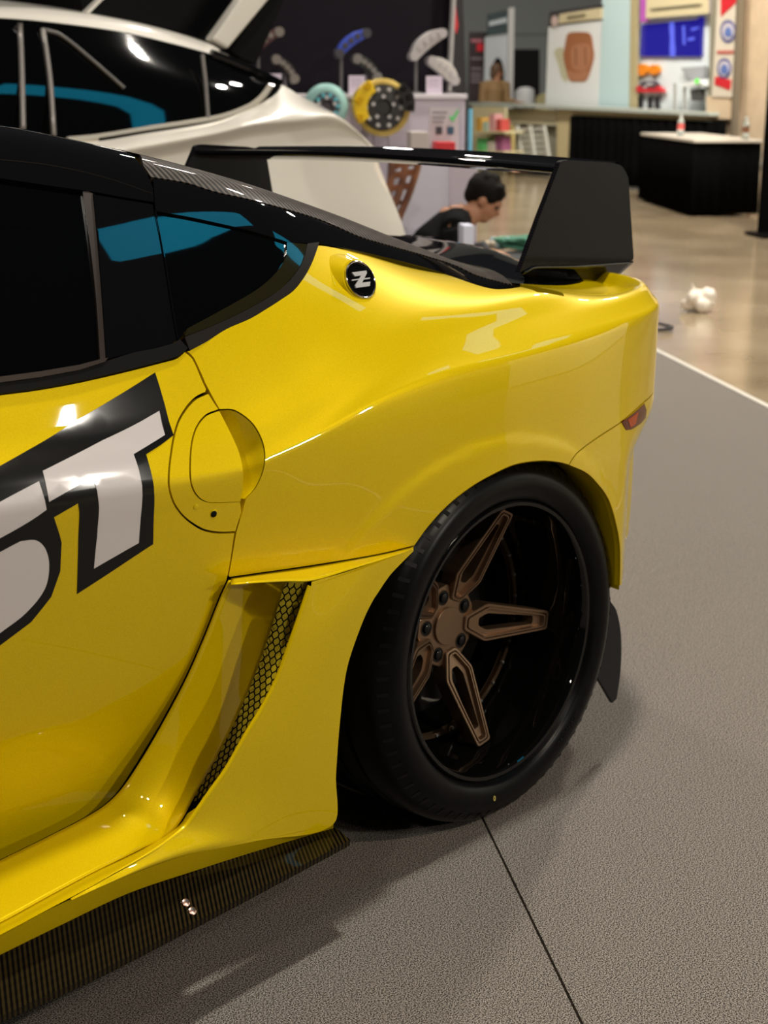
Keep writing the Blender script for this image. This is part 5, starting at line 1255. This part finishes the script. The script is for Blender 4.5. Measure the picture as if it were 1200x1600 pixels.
# grey chair behind the table's right end
cc = drop(atD(1186, 300, 15.2))
t = root('side_chair', cc, 'grey upholstered chair at the right end of the skirted table', 'chair')
GREYC = M_('chair_grey', (.24, .22, .18), .8)
cf = facing(15.1)
MB().prism([cf.at(x, y) for x, y in cr([(1163, 222), (1175, 216), (1188, 224), (1190, 250), (1182, 276), (1166, 276)], 4, True)], HA*.06).build('backrest', GREYC, t, smooth=False, bevel=.015)
s_ = drop(cf.at(1176, 280), .45)
MB().box(s_+HA*(-.2), (.46, .46, .08), rz=YAW).build('seat', GREYC, t, smooth=False, bevel=.02)
for sx in (-.19, .19):
    for sy in (-.4, .0): MB().tube([s_+HB*sx+HA*sy-UP*.02, drop(s_+HB*sx*1.1+HA*sy*1.05)], .016, n=8).build('leg', M_('leg_wood', (.35, .18, .06)), t)

# --- white crumpled bag and black strap on the concrete
bc_ = drop(atZ(1091, 484, 0))
m_ = MB(); rng2 = random.Random(5)
for k in range(22):
    a = rng2.uniform(0, 2*PI); r = rng2.uniform(0, .062); m_.ball(bc_+R2*r*1.25*math.cos(a)+F2*r*math.sin(a)+UP*rng2.uniform(.028, .085), rng2.uniform(.022, .045), nu=8, nv=6)
m_.tube([bc_-R2*.045+UP*.07, bc_-R2*.04+UP*.125, bc_-R2*.047+UP*.165], [.03, .016, .004], n=8); m_.ball(bc_+R2*.05+UP*.08, .055); m_.ball(bc_-R2*.075+UP*.035, .035)
bag = fuse('plastic_bag', m_, M_('bag_white', (.78, .70, .60), .5), None, .009, 2)
rr_ = np.random.default_rng(2); V_ = np.array([v.co[:] for v in bag.data.vertices]); 
for v in bag.data.vertices: v.co.z = max(v.co.z+.006*math.sin(v.co.x*90)*math.cos(v.co.y*80+v.co.z*60), 0)
tag(bag, 'crumpled white plastic bag lying on the polished floor', 'bag')
s0 = [drop(atZ(x, y, 0), .012) for x, y in ((985, 502), (1008, 506), (1024, 508), (1050, 515), (1030, 519), (1008, 518), (990, 520))]
tag(MB().tube(cr(s0, 6), .011, n=6).build('black_strap', M_('strap_black', (.02, .018, .02))), 'short black strap dropped on the floor behind the coupe', 'strap')

# --- overhead and out-of-frame parts of the hall that the cars mirror
def light_box(c, size, rz, label):
    t = root('hanging_sign', c, label, 'sign')
    MB().box(np.array(c)+UP*.1, (size[0], size[1], .16), rz=rz).build('sign_body', mat('blue_lightbox', (.02, .2, .3), rough=.5, emit=(.01, .27, .43), estr=6.0), t, smooth=False)
    for k in (-.3, .3): MB().tube([np.array(c)+np.array([k*size[0], 0, .18]), np.array(c)+np.array([k*size[0], 0, 3.2])], .015, n=6).build('cable', STEEL, t)
light_box((4.45, -1.65, 7.8), (1.15, .85, .16), .3, 'small teal light box hung under the hall ceiling')
light_box((7.6, -2.4, 7.8), (2.4, .8, .16), -.1, 'long teal light box hung under the hall ceiling')
for k, (cx, cy, ww, hh, yaw, m) in enumerate(((7.4, -4.6, 4.6, 2.8, 1.0, M_('booth_wall_pale', (.75, .78, .72), .7)), (5.5, -9.5, 6.0, 2.6, .5, M_('booth_wall_grey', (.35, .36, .36), .7)))):
    tag(MB().box((cx, cy, hh/2), (ww, .1, hh), rz=yaw).build('booth_wall', m, smooth=False, bevel=.01), ('pale' if k == 0 else 'grey')+' plain booth wall across the aisle from the cars', 'booth')
